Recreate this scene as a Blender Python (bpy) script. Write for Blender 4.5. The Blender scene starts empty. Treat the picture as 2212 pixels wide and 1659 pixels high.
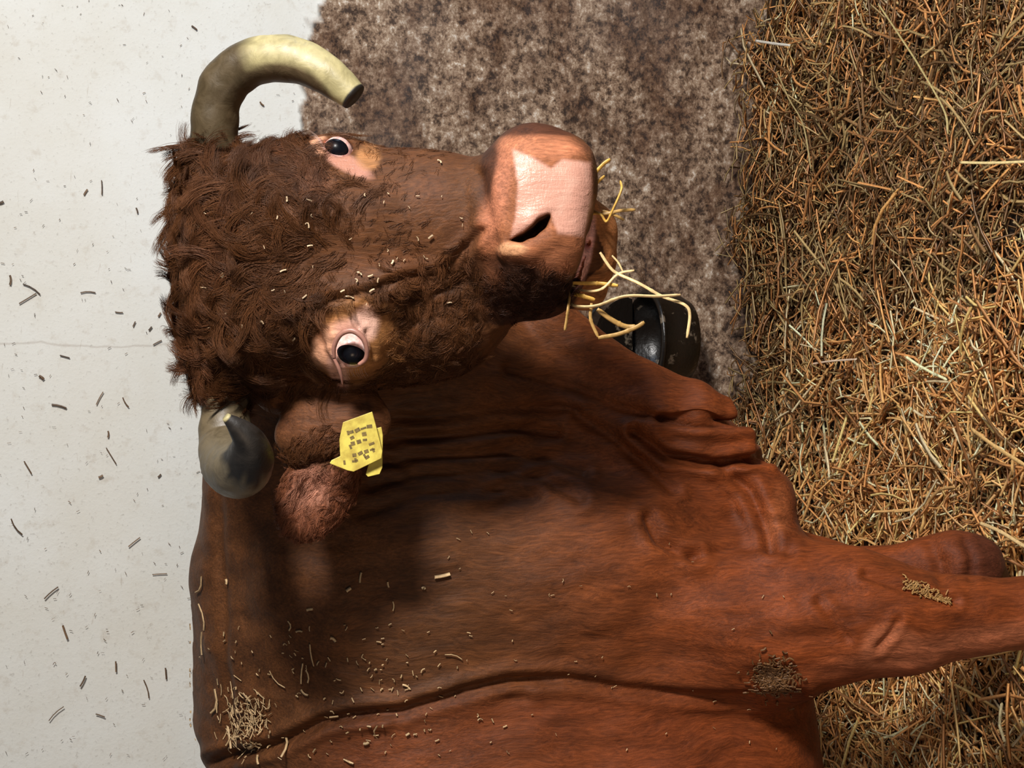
import bpy, math, random
import numpy as np
from mathutils import Vector, Matrix
random.seed(7)
rng = np.random.default_rng(11)
scene = bpy.context.scene
COL = scene.collection

# ------------------------------------------------------------------ camera
W_PX, H_PX, F_PX = 2212.0, 1659.0, 3140.0
PITCH = math.radians(16.0)
CAM_H = 1.737
WALL_Y = 3.5
sp, cp = math.sin(PITCH), math.cos(PITCH)
A_UP = np.array([0, sp, cp]); A_RT = np.array([1.0, 0, 0]); A_FW = np.array([0, cp, -sp])
CAM = np.array([0, 0, CAM_H])
cam_d = bpy.data.cameras.new('camera')
cam_d.sensor_fit = 'HORIZONTAL'; cam_d.sensor_width = 36.0
cam_d.lens = F_PX / W_PX * 36.0
cam_d.clip_start = 0.05
cam = bpy.data.objects.new('camera', cam_d); COL.objects.link(cam)
M = Matrix(((-A_UP[0], A_RT[0], -A_FW[0], CAM[0]),
            (-A_UP[1], A_RT[1], -A_FW[1], CAM[1]),
            (-A_UP[2], A_RT[2], -A_FW[2], CAM[2]), (0, 0, 0, 1)))
cam.matrix_world = M
scene.camera = cam

# ------------------------------------------------------------------ world, lights, exposure
scene.view_settings.view_transform = 'Standard'
scene.view_settings.look = 'None'
scene.view_settings.exposure = 0.0
scene.view_settings.gamma = 1.0
scene.view_settings.use_curve_mapping = False
wd = bpy.data.worlds.new('world'); scene.world = wd; wd.use_nodes = True
bg = wd.node_tree.nodes['Background']
bg.inputs[0].default_value = (0.86, 0.92, 1.0, 1); bg.inputs[1].default_value = 0.115

def area_light(name, loc, target, size, power, color, sizey=None):
    d = bpy.data.lights.new(name, 'AREA'); d.energy = power; d.color = color
    d.shape = 'RECTANGLE'; d.size = size; d.size_y = sizey or size
    o = bpy.data.objects.new(name, d); COL.objects.link(o); o.location = loc
    v = Vector(target) - Vector(loc)
    o.rotation_euler = v.to_track_quat('-Z', 'Y').to_euler()
    return o
area_light('stable_window_light', (1.75, 0.1, 2.35), (0.05, 2.9, 0.85), 0.42, 135, (1.0, 0.965, 0.93))
area_light('warm_stable_lamp', (-1.1, 0.0, 1.5), (-0.3, 2.5, 0.5), 0.5, 8, (1.0, 0.72, 0.48))
area_light('cool_doorway_light', (2.0, 2.1, 1.3), (0.35, 3.5, 0.55), 0.6, 8, (0.66, 0.80, 1.0))

# ------------------------------------------------------------------ helpers
def V(px, py, D):
    """photo pixel + depth along the optical axis -> metric view frame (right, down, depth)"""
    return np.array([(px - W_PX / 2) / F_PX * D, (py - H_PX / 2) / F_PX * D, D])
VM = np.stack([-A_UP, -A_RT, A_FW], axis=0)          # rows: view axes in world
def v2w(P): return np.asarray(P) @ VM + CAM
def w2v(P): return (np.asarray(P) - CAM) @ VM.T
def at(px, py, D): return v2w(V(px, py, D))
def at_y(px, py, Y):
    """world point on the vertical plane y=Y"""
    d = A_FW - (px - W_PX / 2) / F_PX * A_UP - (py - H_PX / 2) / F_PX * A_RT
    return CAM + d * (Y / d[1])
def at_z(px, py, Z=0.0):
    d = A_FW - (px - W_PX / 2) / F_PX * A_UP - (py - H_PX / 2) / F_PX * A_RT
    return CAM + d * ((Z - CAM_H) / d[2])

def tag(o, label=None, cat=None, group=None, kind=None):
    if label: o['label'] = label
    if cat: o['category'] = cat
    if group: o['group'] = group
    if kind: o['kind'] = kind
    return o

def mesh_obj(name, verts, faces, mat=None, parent=None, smooth=True):
    verts = np.asarray(verts, dtype=np.float32)
    me = bpy.data.meshes.new(name)
    if isinstance(faces, np.ndarray):
        n = faces.shape[1]
        me.vertices.add(len(verts)); me.vertices.foreach_set('co', verts.ravel())
        me.loops.add(faces.size); me.loops.foreach_set('vertex_index', faces.astype(np.int32).ravel())
        me.polygons.add(len(faces))
        me.polygons.foreach_set('loop_start', np.arange(0, faces.size, n, dtype=np.int32))
        me.polygons.foreach_set('loop_total', np.full(len(faces), n, dtype=np.int32))
        me.update(calc_edges=True)
    else:
        me.from_pydata([tuple(map(float, v)) for v in verts], [], faces); me.update()
    me.polygons.foreach_set('use_smooth', np.full(len(me.polygons), smooth, dtype=bool))
    o = bpy.data.objects.new(name, me); COL.objects.link(o)
    if mat: me.materials.append(mat)
    if parent is not None: o.parent = parent
    return o

def set_color(o, rgb, name='tone'):
    a = o.data.color_attributes.new(name, 'FLOAT_COLOR', 'POINT')
    c = np.ones((len(o.data.vertices), 4), dtype=np.float32); c[:, :3] = rgb
    a.data.foreach_set('color', c.ravel())

def srgb(r, g, b):
    f = lambda c: (c / 255 / 12.92) if c / 255 <= 0.04045 else ((c / 255 + 0.055) / 1.055) ** 2.4
    return np.array([f(r), f(g), f(b)])

# ---- noise
def _hash(i, j, k, s):
    n = (i * 374761393 + j * 668265263 + k * 2147483647 + s * 1274126177) & 0x7fffffff
    n = ((n ^ (n >> 13)) * 1274126177) & 0x7fffffff
    n = (n ^ (n >> 16)) & 0xffff
    return n.astype(np.float32) / 65535.0
def vnoise(P, scale, seed=0):
    Q = P / scale; I = np.floor(Q).astype(np.int64); T = (Q - I).astype(np.float32); T = T * T * (3 - 2 * T)
    out = 0
    for a in (0, 1):
        wa = T[:, 0] if a else 1 - T[:, 0]
        for b in (0, 1):
            wb = T[:, 1] if b else 1 - T[:, 1]
            for c in (0, 1):
                wc = T[:, 2] if c else 1 - T[:, 2]
                out = out + wa * wb * wc * _hash(I[:, 0] + a, I[:, 1] + b, I[:, 2] + c, seed)
    return out * 2 - 1
def fbm(P, scale, seed=0, octv=3):
    return sum(vnoise(P, scale / 2 ** i, seed + i) * 0.5 ** i for i in range(octv))

def seg_dist(px, py, pts):
    """distance (px) of photo positions to a polyline"""
    best = np.full(px.shape, 1e9, dtype=np.float32)
    for (x0, y0), (x1, y1) in zip(pts[:-1], pts[1:]):
        dx, dy = x1 - x0, y1 - y0
        t = np.clip(((px - x0) * dx + (py - y0) * dy) / (dx * dx + dy * dy + 1e-9), 0, 1)
        best = np.minimum(best, np.hypot(px - x0 - t * dx, py - y0 - t * dy))
    return best

# ---- tubes
def spline(pts, n):
    """Catmull-Rom through rows of pts"""
    P = np.asarray(pts, dtype=float); m = len(P)
    Q = np.vstack([2 * P[0] - P[1], P, 2 * P[-1] - P[-2]])
    out = []
    for t in np.linspace(0, m - 1, n):
        i = min(int(t), m - 2); u = t - i
        a, b, c, d = Q[i], Q[i + 1], Q[i + 2], Q[i + 3]
        out.append(0.5 * ((2 * b) + (-a + c) * u + (2 * a - 5 * b + 4 * c - d) * u * u + (-a + 3 * b - 3 * c + d) * u ** 3))
    return np.array(out)
def tube(P, R, n=12, caps=True, flat=1.0):
    P = np.asarray(P, float); R = np.asarray(R, float)
    T = np.gradient(P, axis=0); T /= np.linalg.norm(T, axis=1)[:, None] + 1e-12
    ref = np.array([0.3, 0.9, 0.2]); u = np.cross(T[0], ref); u /= np.linalg.norm(u)
    V_, F_ = [], []
    for i in range(len(P)):
        u = u - T[i] * np.dot(u, T[i]); u /= np.linalg.norm(u); w = np.cross(T[i], u)
        for k in range(n):
            a = 2 * math.pi * k / n
            V_.append(P[i] + R[i] * (math.cos(a) * u + flat * math.sin(a) * w))
    for i in range(len(P) - 1):
        for k in range(n):
            k2 = (k + 1) % n
            F_.append((i * n + k, i * n + k2, (i + 1) * n + k2, (i + 1) * n + k))
    if caps:
        F_.append(tuple(range(n))[::-1]); F_.append(tuple((len(P) - 1) * n + k for k in range(n)))
    return np.array(V_), F_
class MB:
    def __init__(s): s.v = []; s.f = []; s.c = []; s.n = 0
    def add(s, v, f, col=None):
        s.v.append(np.asarray(v)); s.f += [tuple(i + s.n for i in q) for q in f]
        s.c.append(np.tile(col if col is not None else (1, 1, 1), (len(v), 1))); s.n += len(v)
    def build(s, name, mat, parent=None, smooth=True):
        o = mesh_obj(name, np.vstack(s.v), s.f, mat, parent, smooth); set_color(o, np.vstack(s.c)); return o

def strands(P, R, C):
    """P (N,S,3) strand points, R (N,S) radii, C (N,3) colours -> verts, quads, colours; triangular cross-section"""
    N, S, _ = P.shape
    T = np.gradient(P, axis=1); T /= np.linalg.norm(T, axis=2)[..., None] + 1e-12
    ref = np.tile(np.array([0.31, 0.52, 0.79]), (N, S, 1))
    u = np.cross(T, ref); u /= np.linalg.norm(u, axis=2)[..., None] + 1e-9
    w = np.cross(T, u)
    vs = []
    for k in range(3):
        a = 2 * math.pi * k / 3
        vs.append(P + R[..., None] * (math.cos(a) * u + math.sin(a) * w))
    Vv = np.stack(vs, axis=2)                                  # N,S,3,3
    idx = np.arange(N * S * 3).reshape(N, S, 3)
    qs = []
    for k in range(3):
        k2 = (k + 1) % 3
        qs.append(np.stack([idx[:, :-1, k], idx[:, :-1, k2], idx[:, 1:, k2], idx[:, 1:, k]], axis=-1).reshape(-1, 4))
    return Vv.reshape(-1, 3), np.vstack(qs), np.repeat(C, S * 3, axis=0)

# ---- materials
def new_mat(name):
    m = bpy.data.materials.new(name); m.use_nodes = True
    nt = m.node_tree; b = nt.nodes['Principled BSDF']
    return m, nt, b
def N(nt, typ, **kw):
    n = nt.nodes.new(typ)
    for k, v in kw.items():
        if k.startswith('i_'):
            key = k[2:].replace('_', ' ')
            n.inputs[key].default_value = v
        else: setattr(n, k, v)
    return n
def ramp(nt, pts, src):
    r = nt.nodes.new('ShaderNodeValToRGB'); e = r.color_ramp.elements
    while len(e) < len(pts): e.new(0.5)
    for el, (p, c) in zip(e, pts):
        el.position = p; el.color = (*c, 1) if len(c) == 3 else c
    nt.links.new(src, r.inputs[0]); return r
def g(v): return (v, v, v)
def mixc(nt, fac, a, b, mode='MIX'):
    m = nt.nodes.new('ShaderNodeMix'); m.data_type = 'RGBA'; m.blend_type = mode
    for s, x in ((m.inputs[0], fac), (m.inputs[6], a), (m.inputs[7], b)):
        if hasattr(x, 'links') or isinstance(x, bpy.types.NodeSocket): nt.links.new(x, s)
        elif isinstance(x, (int, float)): s.default_value = x if s.type == 'VALUE' else (x, x, x, 1)
        else: s.default_value = (*x, 1)
    return m.outputs[2]
def math_(nt, op, a, b=None):
    m = nt.nodes.new('ShaderNodeMath'); m.operation = op
    for s, x in ((m.inputs[0], a), (m.inputs[1], b)):
        if x is None: continue
        if isinstance(x, bpy.types.NodeSocket): nt.links.new(x, s)
        else: s.default_value = x
    return m.outputs[0]
def mapping(nt, scale=(1, 1, 1), rot=(0, 0, 0)):
    tc = nt.nodes.new('ShaderNodeTexCoord'); mp = nt.nodes.new('ShaderNodeMapping')
    mp.inputs['Scale'].default_value = scale; mp.inputs['Rotation'].default_value = rot
    nt.links.new(tc.outputs['Object'], mp.inputs['Vector']); return mp.outputs[0]
def noise(nt, vec, scale, detail=4, rough=0.55, dist=0.0):
    n = N(nt, 'ShaderNodeTexNoise'); n.inputs['Scale'].default_value = scale
    n.inputs['Detail'].default_value = detail; n.inputs['Roughness'].default_value = rough
    n.inputs['Distortion'].default_value = dist; nt.links.new(vec, n.inputs['Vector']); return n.outputs[0]
def bump(nt, h, strength, dist, prev=None):
    b = N(nt, 'ShaderNodeBump'); b.inputs['Strength'].default_value = strength
    b.inputs['Distance'].default_value = dist; nt.links.new(h, b.inputs['Height'])
    if prev is not None: nt.links.new(prev, b.inputs['Normal'])
    return b.outputs[0]
def attr(nt, name):
    a = nt.nodes.new('ShaderNodeAttribute'); a.attribute_name = name; return a.outputs[0]

# straw material: tone per stalk
mat_straw, nt, b = new_mat('straw')
tn = attr(nt, 'tone'); nz = noise(nt, mapping(nt), 160, 3)
nt.links.new(mixc(nt, 1.0, tn, ramp(nt, [(0.25, g(0.62)), (0.75, g(1.15))], nz).outputs[0], 'MULTIPLY'), b.inputs['Base Color'])
b.inputs['Roughness'].default_value = 0.42
b.inputs['Specular IOR Level'].default_value = 0.5

# ------------------------------------------------------------------ the setting: wall
def crust_edge(x):
    """height on the wall where the dirt crust begins, as a function of world x (metres)"""
    return 1.03 + 0.018 * np.sin(x * 23) + 0.012 * np.sin(x * 57 + 1)
wall_top = at_y(-500, 800, WALL_Y)[2]
nx_, nz_ = 420, 460
xs = np.linspace(-2.2, 2.2, nx_); zs = np.linspace(-0.1, 2.6, nz_)
GX, GZ = np.meshgrid(xs, zs, indexing='ij')
EDGE_Z = at_y(690, 100, WALL_Y)[2]
wp = np.stack([GX.ravel(), np.zeros(GX.size), GZ.ravel()], 1)
edge = EDGE_Z + 0.035 - 0.03 * (wp[:, 0] < 0.2) + 0.035 * fbm(wp, 0.11, 5, 4) + 0.02 * vnoise(wp, 0.03, 9)
crust = np.clip((edge - wp[:, 2]) / 0.012, 0, 1)
dy = -0.010 * crust * (0.75 + 0.5 * fbm(wp, 0.05, 21, 4)) - 0.004 * fbm(wp, 0.6, 3, 3)
wv = np.stack([wp[:, 0], WALL_Y + dy, wp[:, 2]], 1)
ii = np.arange(nx_ * nz_).reshape(nx_, nz_)
wq = np.stack([ii[:-1, :-1], ii[1:, :-1], ii[1:, 1:], ii[:-1, 1:]], -1).reshape(-1, 4)

mat_wall, nt, b = new_mat('whitewashed_wall')
mv = mapping(nt)
cr = attr(nt, 'tone')                       # r = dirt crust
sepc = N(nt, 'ShaderNodeSeparateColor'); nt.links.new(cr, sepc.inputs[0]); crr = sepc.outputs[0]
n1 = noise(nt, mv, 3.0, 5, 0.6); n2 = noise(nt, mv, 26, 6, 0.65); n3 = noise(nt, mv, 120, 4, 0.6)
white = mixc(nt, ramp(nt, [(0.38, g(0)), (0.72, g(1))], n1).outputs[0], srgb(226, 226, 220), srgb(217, 214, 203))
white = mixc(nt, ramp(nt, [(0.56, g(0)), (0.72, g(0.35))], n2).outputs[0], white, srgb(178, 162, 140))
white = mixc(nt, ramp(nt, [(0.60, g(0)), (0.72, g(0.4))], n3).outputs[0], white, srgb(150, 142, 132))
# long thin scratches and smears
mvs = mapping(nt, (9, 9, 60), (0, 0.5, 0))
ns = noise(nt, mvs, 1.6, 4, 0.6, 0.6)
white = mixc(nt, ramp(nt, [(0.68, g(0)), (0.74, g(0.35))], ns).outputs[0], white, srgb(166, 150, 130))
# joint line in the render
sx = N(nt, 'ShaderNodeSeparateXYZ'); nt.links.new(mv, sx.inputs[0])
jw = noise(nt, mv, 9, 4, 0.6)
jl = math_(nt, 'ABSOLUTE', math_(nt, 'ADD', math_(nt, 'SUBTRACT', sx.outputs[0], at_y(200, 745, WALL_Y)[0]), math_(nt, 'MULTIPLY', math_(nt, 'SUBTRACT', jw, 0.5), 0.03)))
white = mixc(nt, ramp(nt, [(0.0, g(0.4)), (0.0035, g(0))], jl).outputs[0], white, srgb(160, 146, 132))
# dirt crust
v1 = N(nt, 'ShaderNodeTexVoronoi'); v1.inputs['Scale'].default_value = 85; v1.inputs['Randomness'].default_value = 1
mvd = mapping(nt, (0.75, 1, 1.2)); 
nd = noise(nt, mvd, 7, 3, 0.6, 1.0)
addv = N(nt, 'ShaderNodeVectorMath', operation='ADD'); nt.links.new(mvd, addv.inputs[0])
nvec = N(nt, 'ShaderNodeTexNoise'); nvec.inputs['Scale'].default_value = 60; nt.links.new(mvd, nvec.inputs['Vector'])
sc_ = N(nt, 'ShaderNodeVectorMath', operation='SCALE'); sc_.inputs['Scale'].default_value = 0.03
nt.links.new(nvec.outputs[1], sc_.inputs[0]); nt.links.new(sc_.outputs[0], addv.inputs[1])
nt.links.new(addv.outputs[0], v1.inputs['Vector'])
d1a = noise(nt, mapping(nt), 44, 12, 0.76, 0.0)
gr = ramp(nt, [(0.0, g(0.62)), (0.5, g(0.40))], v1.outputs[0]).outputs[0]
d1 = math_(nt, 'ADD', math_(nt, 'MULTIPLY', d1a, 0.72), math_(nt, 'MULTIPLY', gr, 0.28)); d2 = noise(nt, mvd, 9, 5, 0.6); d3 = noise(nt, mvd, 2.2, 3, 0.5)
dirt = ramp(nt, [(0.41, srgb(66, 46, 32)), (0.475, srgb(146, 117, 92)), (0.535, srgb(190, 164, 138)), (0.60, srgb(242, 230, 214))], d1).outputs[0]
dirt = mixc(nt, ramp(nt, [(0.40, g(0.8)), (0.60, g(0))], d2).outputs[0], dirt, srgb(150, 118, 88), 'MULTIPLY')
dirt = mixc(nt, ramp(nt, [(0.50, g(0)), (0.70, g(0.12))], d3).outputs[0], dirt, srgb(140, 136, 134))
colw = mixc(nt, crr, white, dirt)
nt.links.new(colw, b.inputs['Base Color'])
nt.links.new(ramp(nt, [(0.0, g(0.8)), (1.0, g(0.55))], crr).outputs[0], b.inputs['Roughness'])
hm = math_(nt, 'MULTIPLY', d1, crr)
nb = bump(nt, n3, 0.25, 0.004)
nb = bump(nt, hm, 0.8, 0.010, nb)
nt.links.new(nb, b.inputs['Normal'])
wall = mesh_obj('wall_back', wv, wq, mat_wall)
set_color(wall, np.stack([crust, crust, crust], 1))
tag(wall, kind='structure')

# ------------------------------------------------------------------ floor under the straw
mat_floor, nt, b = new_mat('dark_bedding_floor')
b.inputs['Base Color'].default_value = (*srgb(60, 44, 28), 1); b.inputs['Roughness'].default_value = 0.95
nb = bump(nt, noise(nt, mapping(nt), 60, 6), 0.8, 0.02); nt.links.new(nb, b.inputs['Normal'])
c2 = ramp(nt, [(0.35, srgb(44, 31, 19)), (0.65, srgb(92, 68, 42))], noise(nt, mapping(nt), 35, 5)).outputs[0]
nt.links.new(c2, b.inputs['Base Color'])
fl = mesh_obj('floor', [(-2.2, 0.6, 0), (2.2, 0.6, 0), (2.2, WALL_Y + .1, 0), (-2.2, WALL_Y + .1, 0)], [(0, 1, 2, 3)], mat_floor)
tag(fl, kind='structure')

# straw bed: lumpy dark mat and thousands of stalks, one uncountable mass
def bed_h(x, y):
    P = np.stack([x, y, np.zeros_like(x)], 1)
    h = 0.045 + 0.030 * fbm(P, 0.35, 31, 3) + 0.018 * fbm(P, 0.09, 41, 2)
    h = h + 0.03 * np.exp(-((x - 0.1) ** 2 + (y - 3.0) ** 2) / 0.08)
    h = h + (0.04 + 0.05 * fbm(P, 0.12, 51, 2)) * np.clip((y - 3.25) / 0.2, 0, 1)
    return np.maximum(h, 0.004)
def straw_cloud(n, x0, x1, y0, y1, lmin, lmax, lift, seed, rad=(0.0012, 0.0026), tilt=0.35):
    r = np.random.default_rng(seed)
    x = r.uniform(x0, x1, n); y = r.uniform(y0, y1, n)
    L = r.uniform(lmin, lmax, n) * r.uniform(0.5, 1, n)
    # local flow direction plus scatter: the stalks lie in loose swaths
    P = np.stack([x, y, np.zeros(n)], 1)
    ang = fbm(P, 0.30, seed + 3, 2) * 2.6 + r.normal(0, 0.75, n)
    ti = r.normal(0, tilt, n)
    z = bed_h(x, y) + r.random(n) ** 1.3 * lift
    d = np.stack([np.cos(ang) * np.cos(ti), np.sin(ang) * np.cos(ti), np.sin(ti)], 1)
    side = np.stack([-np.sin(ang), np.cos(ang), np.zeros(n)], 1)
    S = 4; t = np.linspace(-0.5, 0.5, S)
    bend = r.normal(0, 0.06, n) * L; sag = -np.abs(r.normal(0, 0.05, n)) * L
    c = np.stack([x, y, z], 1)
    pts = c[:, None] + d[:, None] * (t[None, :, None] * L[:, None, None]) + side[:, None] * ((t ** 2)[None, :, None] * 4 * bend[:, None, None])
    pts[..., 2] += (t ** 2)[None] * 4 * sag[:, None]
    kink = r.random(n) < 0.15
    pts[kink, -1] += side[kink] * (L[kink] * 0.22)[:, None]
    pts[..., 1] = np.minimum(pts[..., 1], WALL_Y - 0.034)
    pts[..., 2] = np.maximum(pts[..., 2], 0.003)
    R = np.repeat(r.uniform(*rad, n)[:, None], S, 1)
    # colours: fresh golden, bleached, old grey-green and brown
    pal = np.array([srgb(246, 190, 120), srgb(232, 164, 98), srgb(250, 226, 178), srgb(172, 118, 70), srgb(132, 98, 62), srgb(176, 148, 98)])
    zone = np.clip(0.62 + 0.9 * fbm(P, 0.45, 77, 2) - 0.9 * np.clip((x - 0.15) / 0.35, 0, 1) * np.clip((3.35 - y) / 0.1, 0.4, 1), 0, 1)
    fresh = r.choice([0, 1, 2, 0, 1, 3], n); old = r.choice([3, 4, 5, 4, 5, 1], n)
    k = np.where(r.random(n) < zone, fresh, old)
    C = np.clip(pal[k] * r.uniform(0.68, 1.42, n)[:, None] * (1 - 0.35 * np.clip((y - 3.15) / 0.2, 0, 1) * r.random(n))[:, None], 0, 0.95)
    return pts, R, C
bx0, bx1, by0, by1 = -1.35, 1.35, 1.55, WALL_Y - 0.034
gx = np.linspace(bx0, bx1, 200); gy = np.linspace(by0, by1, 150)
BX, BY = np.meshgrid(gx, gy, indexing='ij')
bz = bed_h(BX.ravel(), BY.ravel()) - 0.008
ii = np.arange(BX.size).reshape(BX.shape)
bq = np.stack([ii[:-1, :-1], ii[1:, :-1], ii[1:, 1:], ii[:-1, 1:]], -1).reshape(-1, 4)
bv = np.stack([BX.ravel(), BY.ravel(), bz], 1)
bc = np.tile(srgb(46, 32, 20), (len(bv), 1))
sets = [(bv, bq, bc)]
P1 = straw_cloud(15000, -0.95, 0.95, 2.0, 3.47, 0.03, 0.12, 0.035, 101, rad=(0.0014, 0.0028))
P2 = straw_cloud(5500, -0.95, 0.95, 2.0, 3.46, 0.05, 0.20, 0.06, 202, rad=(0.0018, 0.0034), tilt=0.28)
P3 = straw_cloud(3500, -1.35, 1.35, 1.55, 3.49, 0.06, 0.18, 0.03, 303)
P5 = straw_cloud(900, -0.95, 0.95, 3.38, 3.46, 0.04, 0.13, 0.10, 505, rad=(0.0014, 0.0028), tilt=0.5)
P4 = straw_cloud(330, -0.9, 0.9, 2.1, 3.46, 0.14, 0.34, 0.075, 404, rad=(0.0024, 0.0042), tilt=0.12)
off = len(bv)
for p in (P1, P2, P3, P4, P5):
    v_, q_, c_ = strands(*p); sets.append((v_, q_ + off, c_)); off += len(v_)
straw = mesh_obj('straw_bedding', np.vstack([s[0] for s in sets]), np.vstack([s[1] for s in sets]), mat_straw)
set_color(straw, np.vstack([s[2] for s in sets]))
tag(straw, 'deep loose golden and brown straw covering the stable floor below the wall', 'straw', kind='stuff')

# ------------------------------------------------------------------ SDF modelling of the cow
def axis_coords(stops):
    """stops: [(coord, spacing)...] -> rectilinear coordinates"""
    out = [stops[0][0]]
    for (a, h), (bb, _) in zip(stops[:-1], stops[1:]):
        n = max(1, int(round((bb - a) / h))); out += list(a + (bb - a) * (np.arange(1, n + 1) / n))
    return np.array(out, dtype=np.float32)
HS = 1.9 / F_PX
fx = 0.0027; mid = 0.0052
AX = axis_coords([((340 - 1106) * HS - .06, 0.02), ((355 - 1106) * HS - .02, fx), ((1345 - 1106) * HS, mid), ((2230 - 1106) / F_PX * 2.4, 0.015), (1.42, 0.015)])
AY = axis_coords([((262 - 829.5) * HS, fx), ((1190 - 829.5) * HS, mid), ((1680 - 829.5) / F_PX * 2.3, 0.02), (1.75, 0.02)])
AZ = axis_coords([(1.70, fx), (2.06, mid), (2.95, 0.02), (3.1, .02)])
SD = np.full((len(AX), len(AY), len(AZ)), 1.0, dtype=np.float32)
def _box(lo, hi):
    s = []
    for A, l, h in zip((AX, AY, AZ), lo, hi):
        i0 = max(0, int(np.searchsorted(A, l)) - 1); i1 = min(len(A), int(np.searchsorted(A, h)) + 1)
        s.append(slice(i0, max(i1, i0 + 1)))
    return tuple(s)
def _grid(s):
    return (AX[s[0]][:, None, None], AY[s[1]][None, :, None], AZ[s[2]][None, None, :])
def _blend(s, d, k, op):
    a = SD[s]
    if op == 'add':
        h = np.maximum(k - np.abs(a - d), 0) / k; SD[s] = np.minimum(a, d) - h * h * k * 0.25
    else:
        d = -d; h = np.maximum(k - np.abs(a - d), 0) / k; SD[s] = np.maximum(a, d) + h * h * k * 0.25
def ell(px, py, D, r, k=0.02, op='add', axes=None, power=2.0):
    """ellipsoid: centre in photo px + depth, radii r = (px, px, metres) along axes"""
    c = V(px, py, D); m = D / F_PX
    R = np.array([r[0] * m, r[1] * m, r[2]], dtype=np.float32)
    Ax = np.eye(3) if axes is None else np.asarray(axes, float)
    ext = np.sqrt(((Ax * R[:, None]) ** 2).sum(0)) + k + 0.01
    s = _box(c - ext, c + ext); X, Y, Z = _grid(s); X = X - c[0]; Y = Y - c[1]; Z = Z - c[2]
    L = [X * Ax[i][0] + Y * Ax[i][1] + Z * Ax[i][2] for i in range(3)]
    if power == 2.0:
        k0 = np.sqrt(sum((L[i] / R[i]) ** 2 for i in range(3))) + 1e-6
        k1 = np.sqrt(sum((L[i] / R[i] ** 2) ** 2 for i in range(3))) + 1e-6
        d = k0 * (k0 - 1) / k1
    else:
        k0 = sum(np.abs(L[i] / R[i]) ** power for i in range(3)) ** (1 / power)
        d = (k0 - 1) * R.min()
    _blend(s, d.astype(np.float32), k, op)
def chain(pts, k=0.02, op='add', zs=1.0, kk=None):
    """round-cone chain; pts: (px, py, D, r_px); zs squashes depth extent (r_depth = r*zs)"""
    Q = [(V(p[0], p[1], p[2]), p[3] * p[2] / F_PX) for p in pts]
    lo = np.min([q[0] - q[1] * max(1, zs) for q in Q], 0) - k - 0.01; hi = np.max([q[0] + q[1] * max(1, zs) for q in Q], 0) + k + 0.01
    s = _box(lo, hi); X, Y, Z = _grid(s); d = None
    for (a, ra), (b_, rb) in zip(Q[:-1], Q[1:]):
        ab = (b_ - a) * np.array([1, 1, 1 / zs]); L2 = float((ab ** 2).sum()) + 1e-12
        x = X - a[0]; y = Y - a[1]; z = (Z - a[2]) / zs
        t = np.clip((x * ab[0] + y * ab[1] + z * ab[2]) / L2, 0, 1); t = t.astype(np.float32)
        dd = np.sqrt((x - t * ab[0]) ** 2 + (y - t * ab[1]) ** 2 + (z - t * ab[2]) ** 2) - (ra + (rb - ra) * t)
        if d is None: d = dd
        else:
            q = kk or 0.012
            h = np.maximum(q - np.abs(d - dd), 0) / q; d = np.minimum(d, dd) - h * h * q * 0.25
    _blend(s, (d * min(1.0, zs)).astype(np.float32), k, op)
def rotaxes(deg, tilt=0, yaw=0):
    """axes rotated by deg in the photo plane (x towards +y), then tilted in depth about local y by tilt, about local x by yaw"""
    a = math.radians(deg); t = math.radians(tilt); w = math.radians(yaw)
    ex = np.array([math.cos(a), math.sin(a), 0]); ey = np.array([-math.sin(a), math.cos(a), 0]); ez = np.array([0, 0, 1.0])
    ex2 = ex * math.cos(t) + ez * math.sin(t); ez2 = -ex * math.sin(t) + ez * math.cos(t)
    ey2 = ey * math.cos(w) + ez2 * math.sin(w); ez3 = -ey * math.sin(w) + ez2 * math.cos(w)
    return np.array([ex2, ey2, ez3])
WAX = rotaxes(0, 16)            # world-upright axes seen from the pitched camera

exec_cow = True
# --- trunk (long axis is horizontal in the world = photo y)
ell(1098, 1400, 2.52, (634, 545, 0.335), 0.05, axes=WAX, power=2.6)
ell(1160, 2150, 2.50, (610, 800, 0.37), 0.05, axes=WAX, power=3.0)
ell(1480, 1650, 2.56, (262, 420, 0.27), 0.05, axes=WAX)
ell(1120, 2700, 2.50, (560, 420, 0.30), 0.12, axes=WAX)
# withers and neck crest behind the head
chain([(640, 1500, 2.44, 205), (640, 1250, 2.40, 215), (640, 1040, 2.33, 195), (640, 860, 2.26, 180), (660, 700, 2.16, 165)], 0.06)
chain([(900, 1350, 2.45, 330), (930, 1120, 2.42, 310), (900, 900, 2.40, 260), (860, 740, 2.30, 190)], 0.07)
# shoulder blade, point of shoulder and upper arm (near side)
ell(900, 1290, 2.25, (330, 200, 0.10), 0.08, axes=rotaxes(16, 16))
ell(1300, 1240, 2.30, (270, 190, 0.11), 0.07, axes=rotaxes(5, 16))
ell(1560, 1330, 2.34, (250, 150, 0.12), 0.05, axes=rotaxes(3, 10))
# throat and front of the chest, dewlap folds
chain([(1000, 780, 2.34, 150), (1170, 840, 2.41, 150), (1330, 930, 2.43, 165), (1480, 1060, 2.45, 175), (1560, 1170, 2.48, 160)], 0.05)
chain([(1190, 700, 2.32, 62), (1290, 790, 2.34, 64), (1400, 860, 2.34, 72), (1500, 872, 2.34, 50), (1556, 882, 2.35, 28)], 0.016, zs=0.8)
chain([(1400, 945, 2.31, 40), (1500, 945, 2.31, 46), (1600, 955, 2.32, 30)], 0.012, zs=0.8)
chain([(1420, 1000, 2.33, 70), (1560, 1020, 2.35, 66), (1655, 1075, 2.37, 56), (1668, 1140, 2.37, 50)], 0.022, zs=0.8)
ell(1640, 1100, 2.35, (75, 95, 0.05), 0.02)
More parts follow.
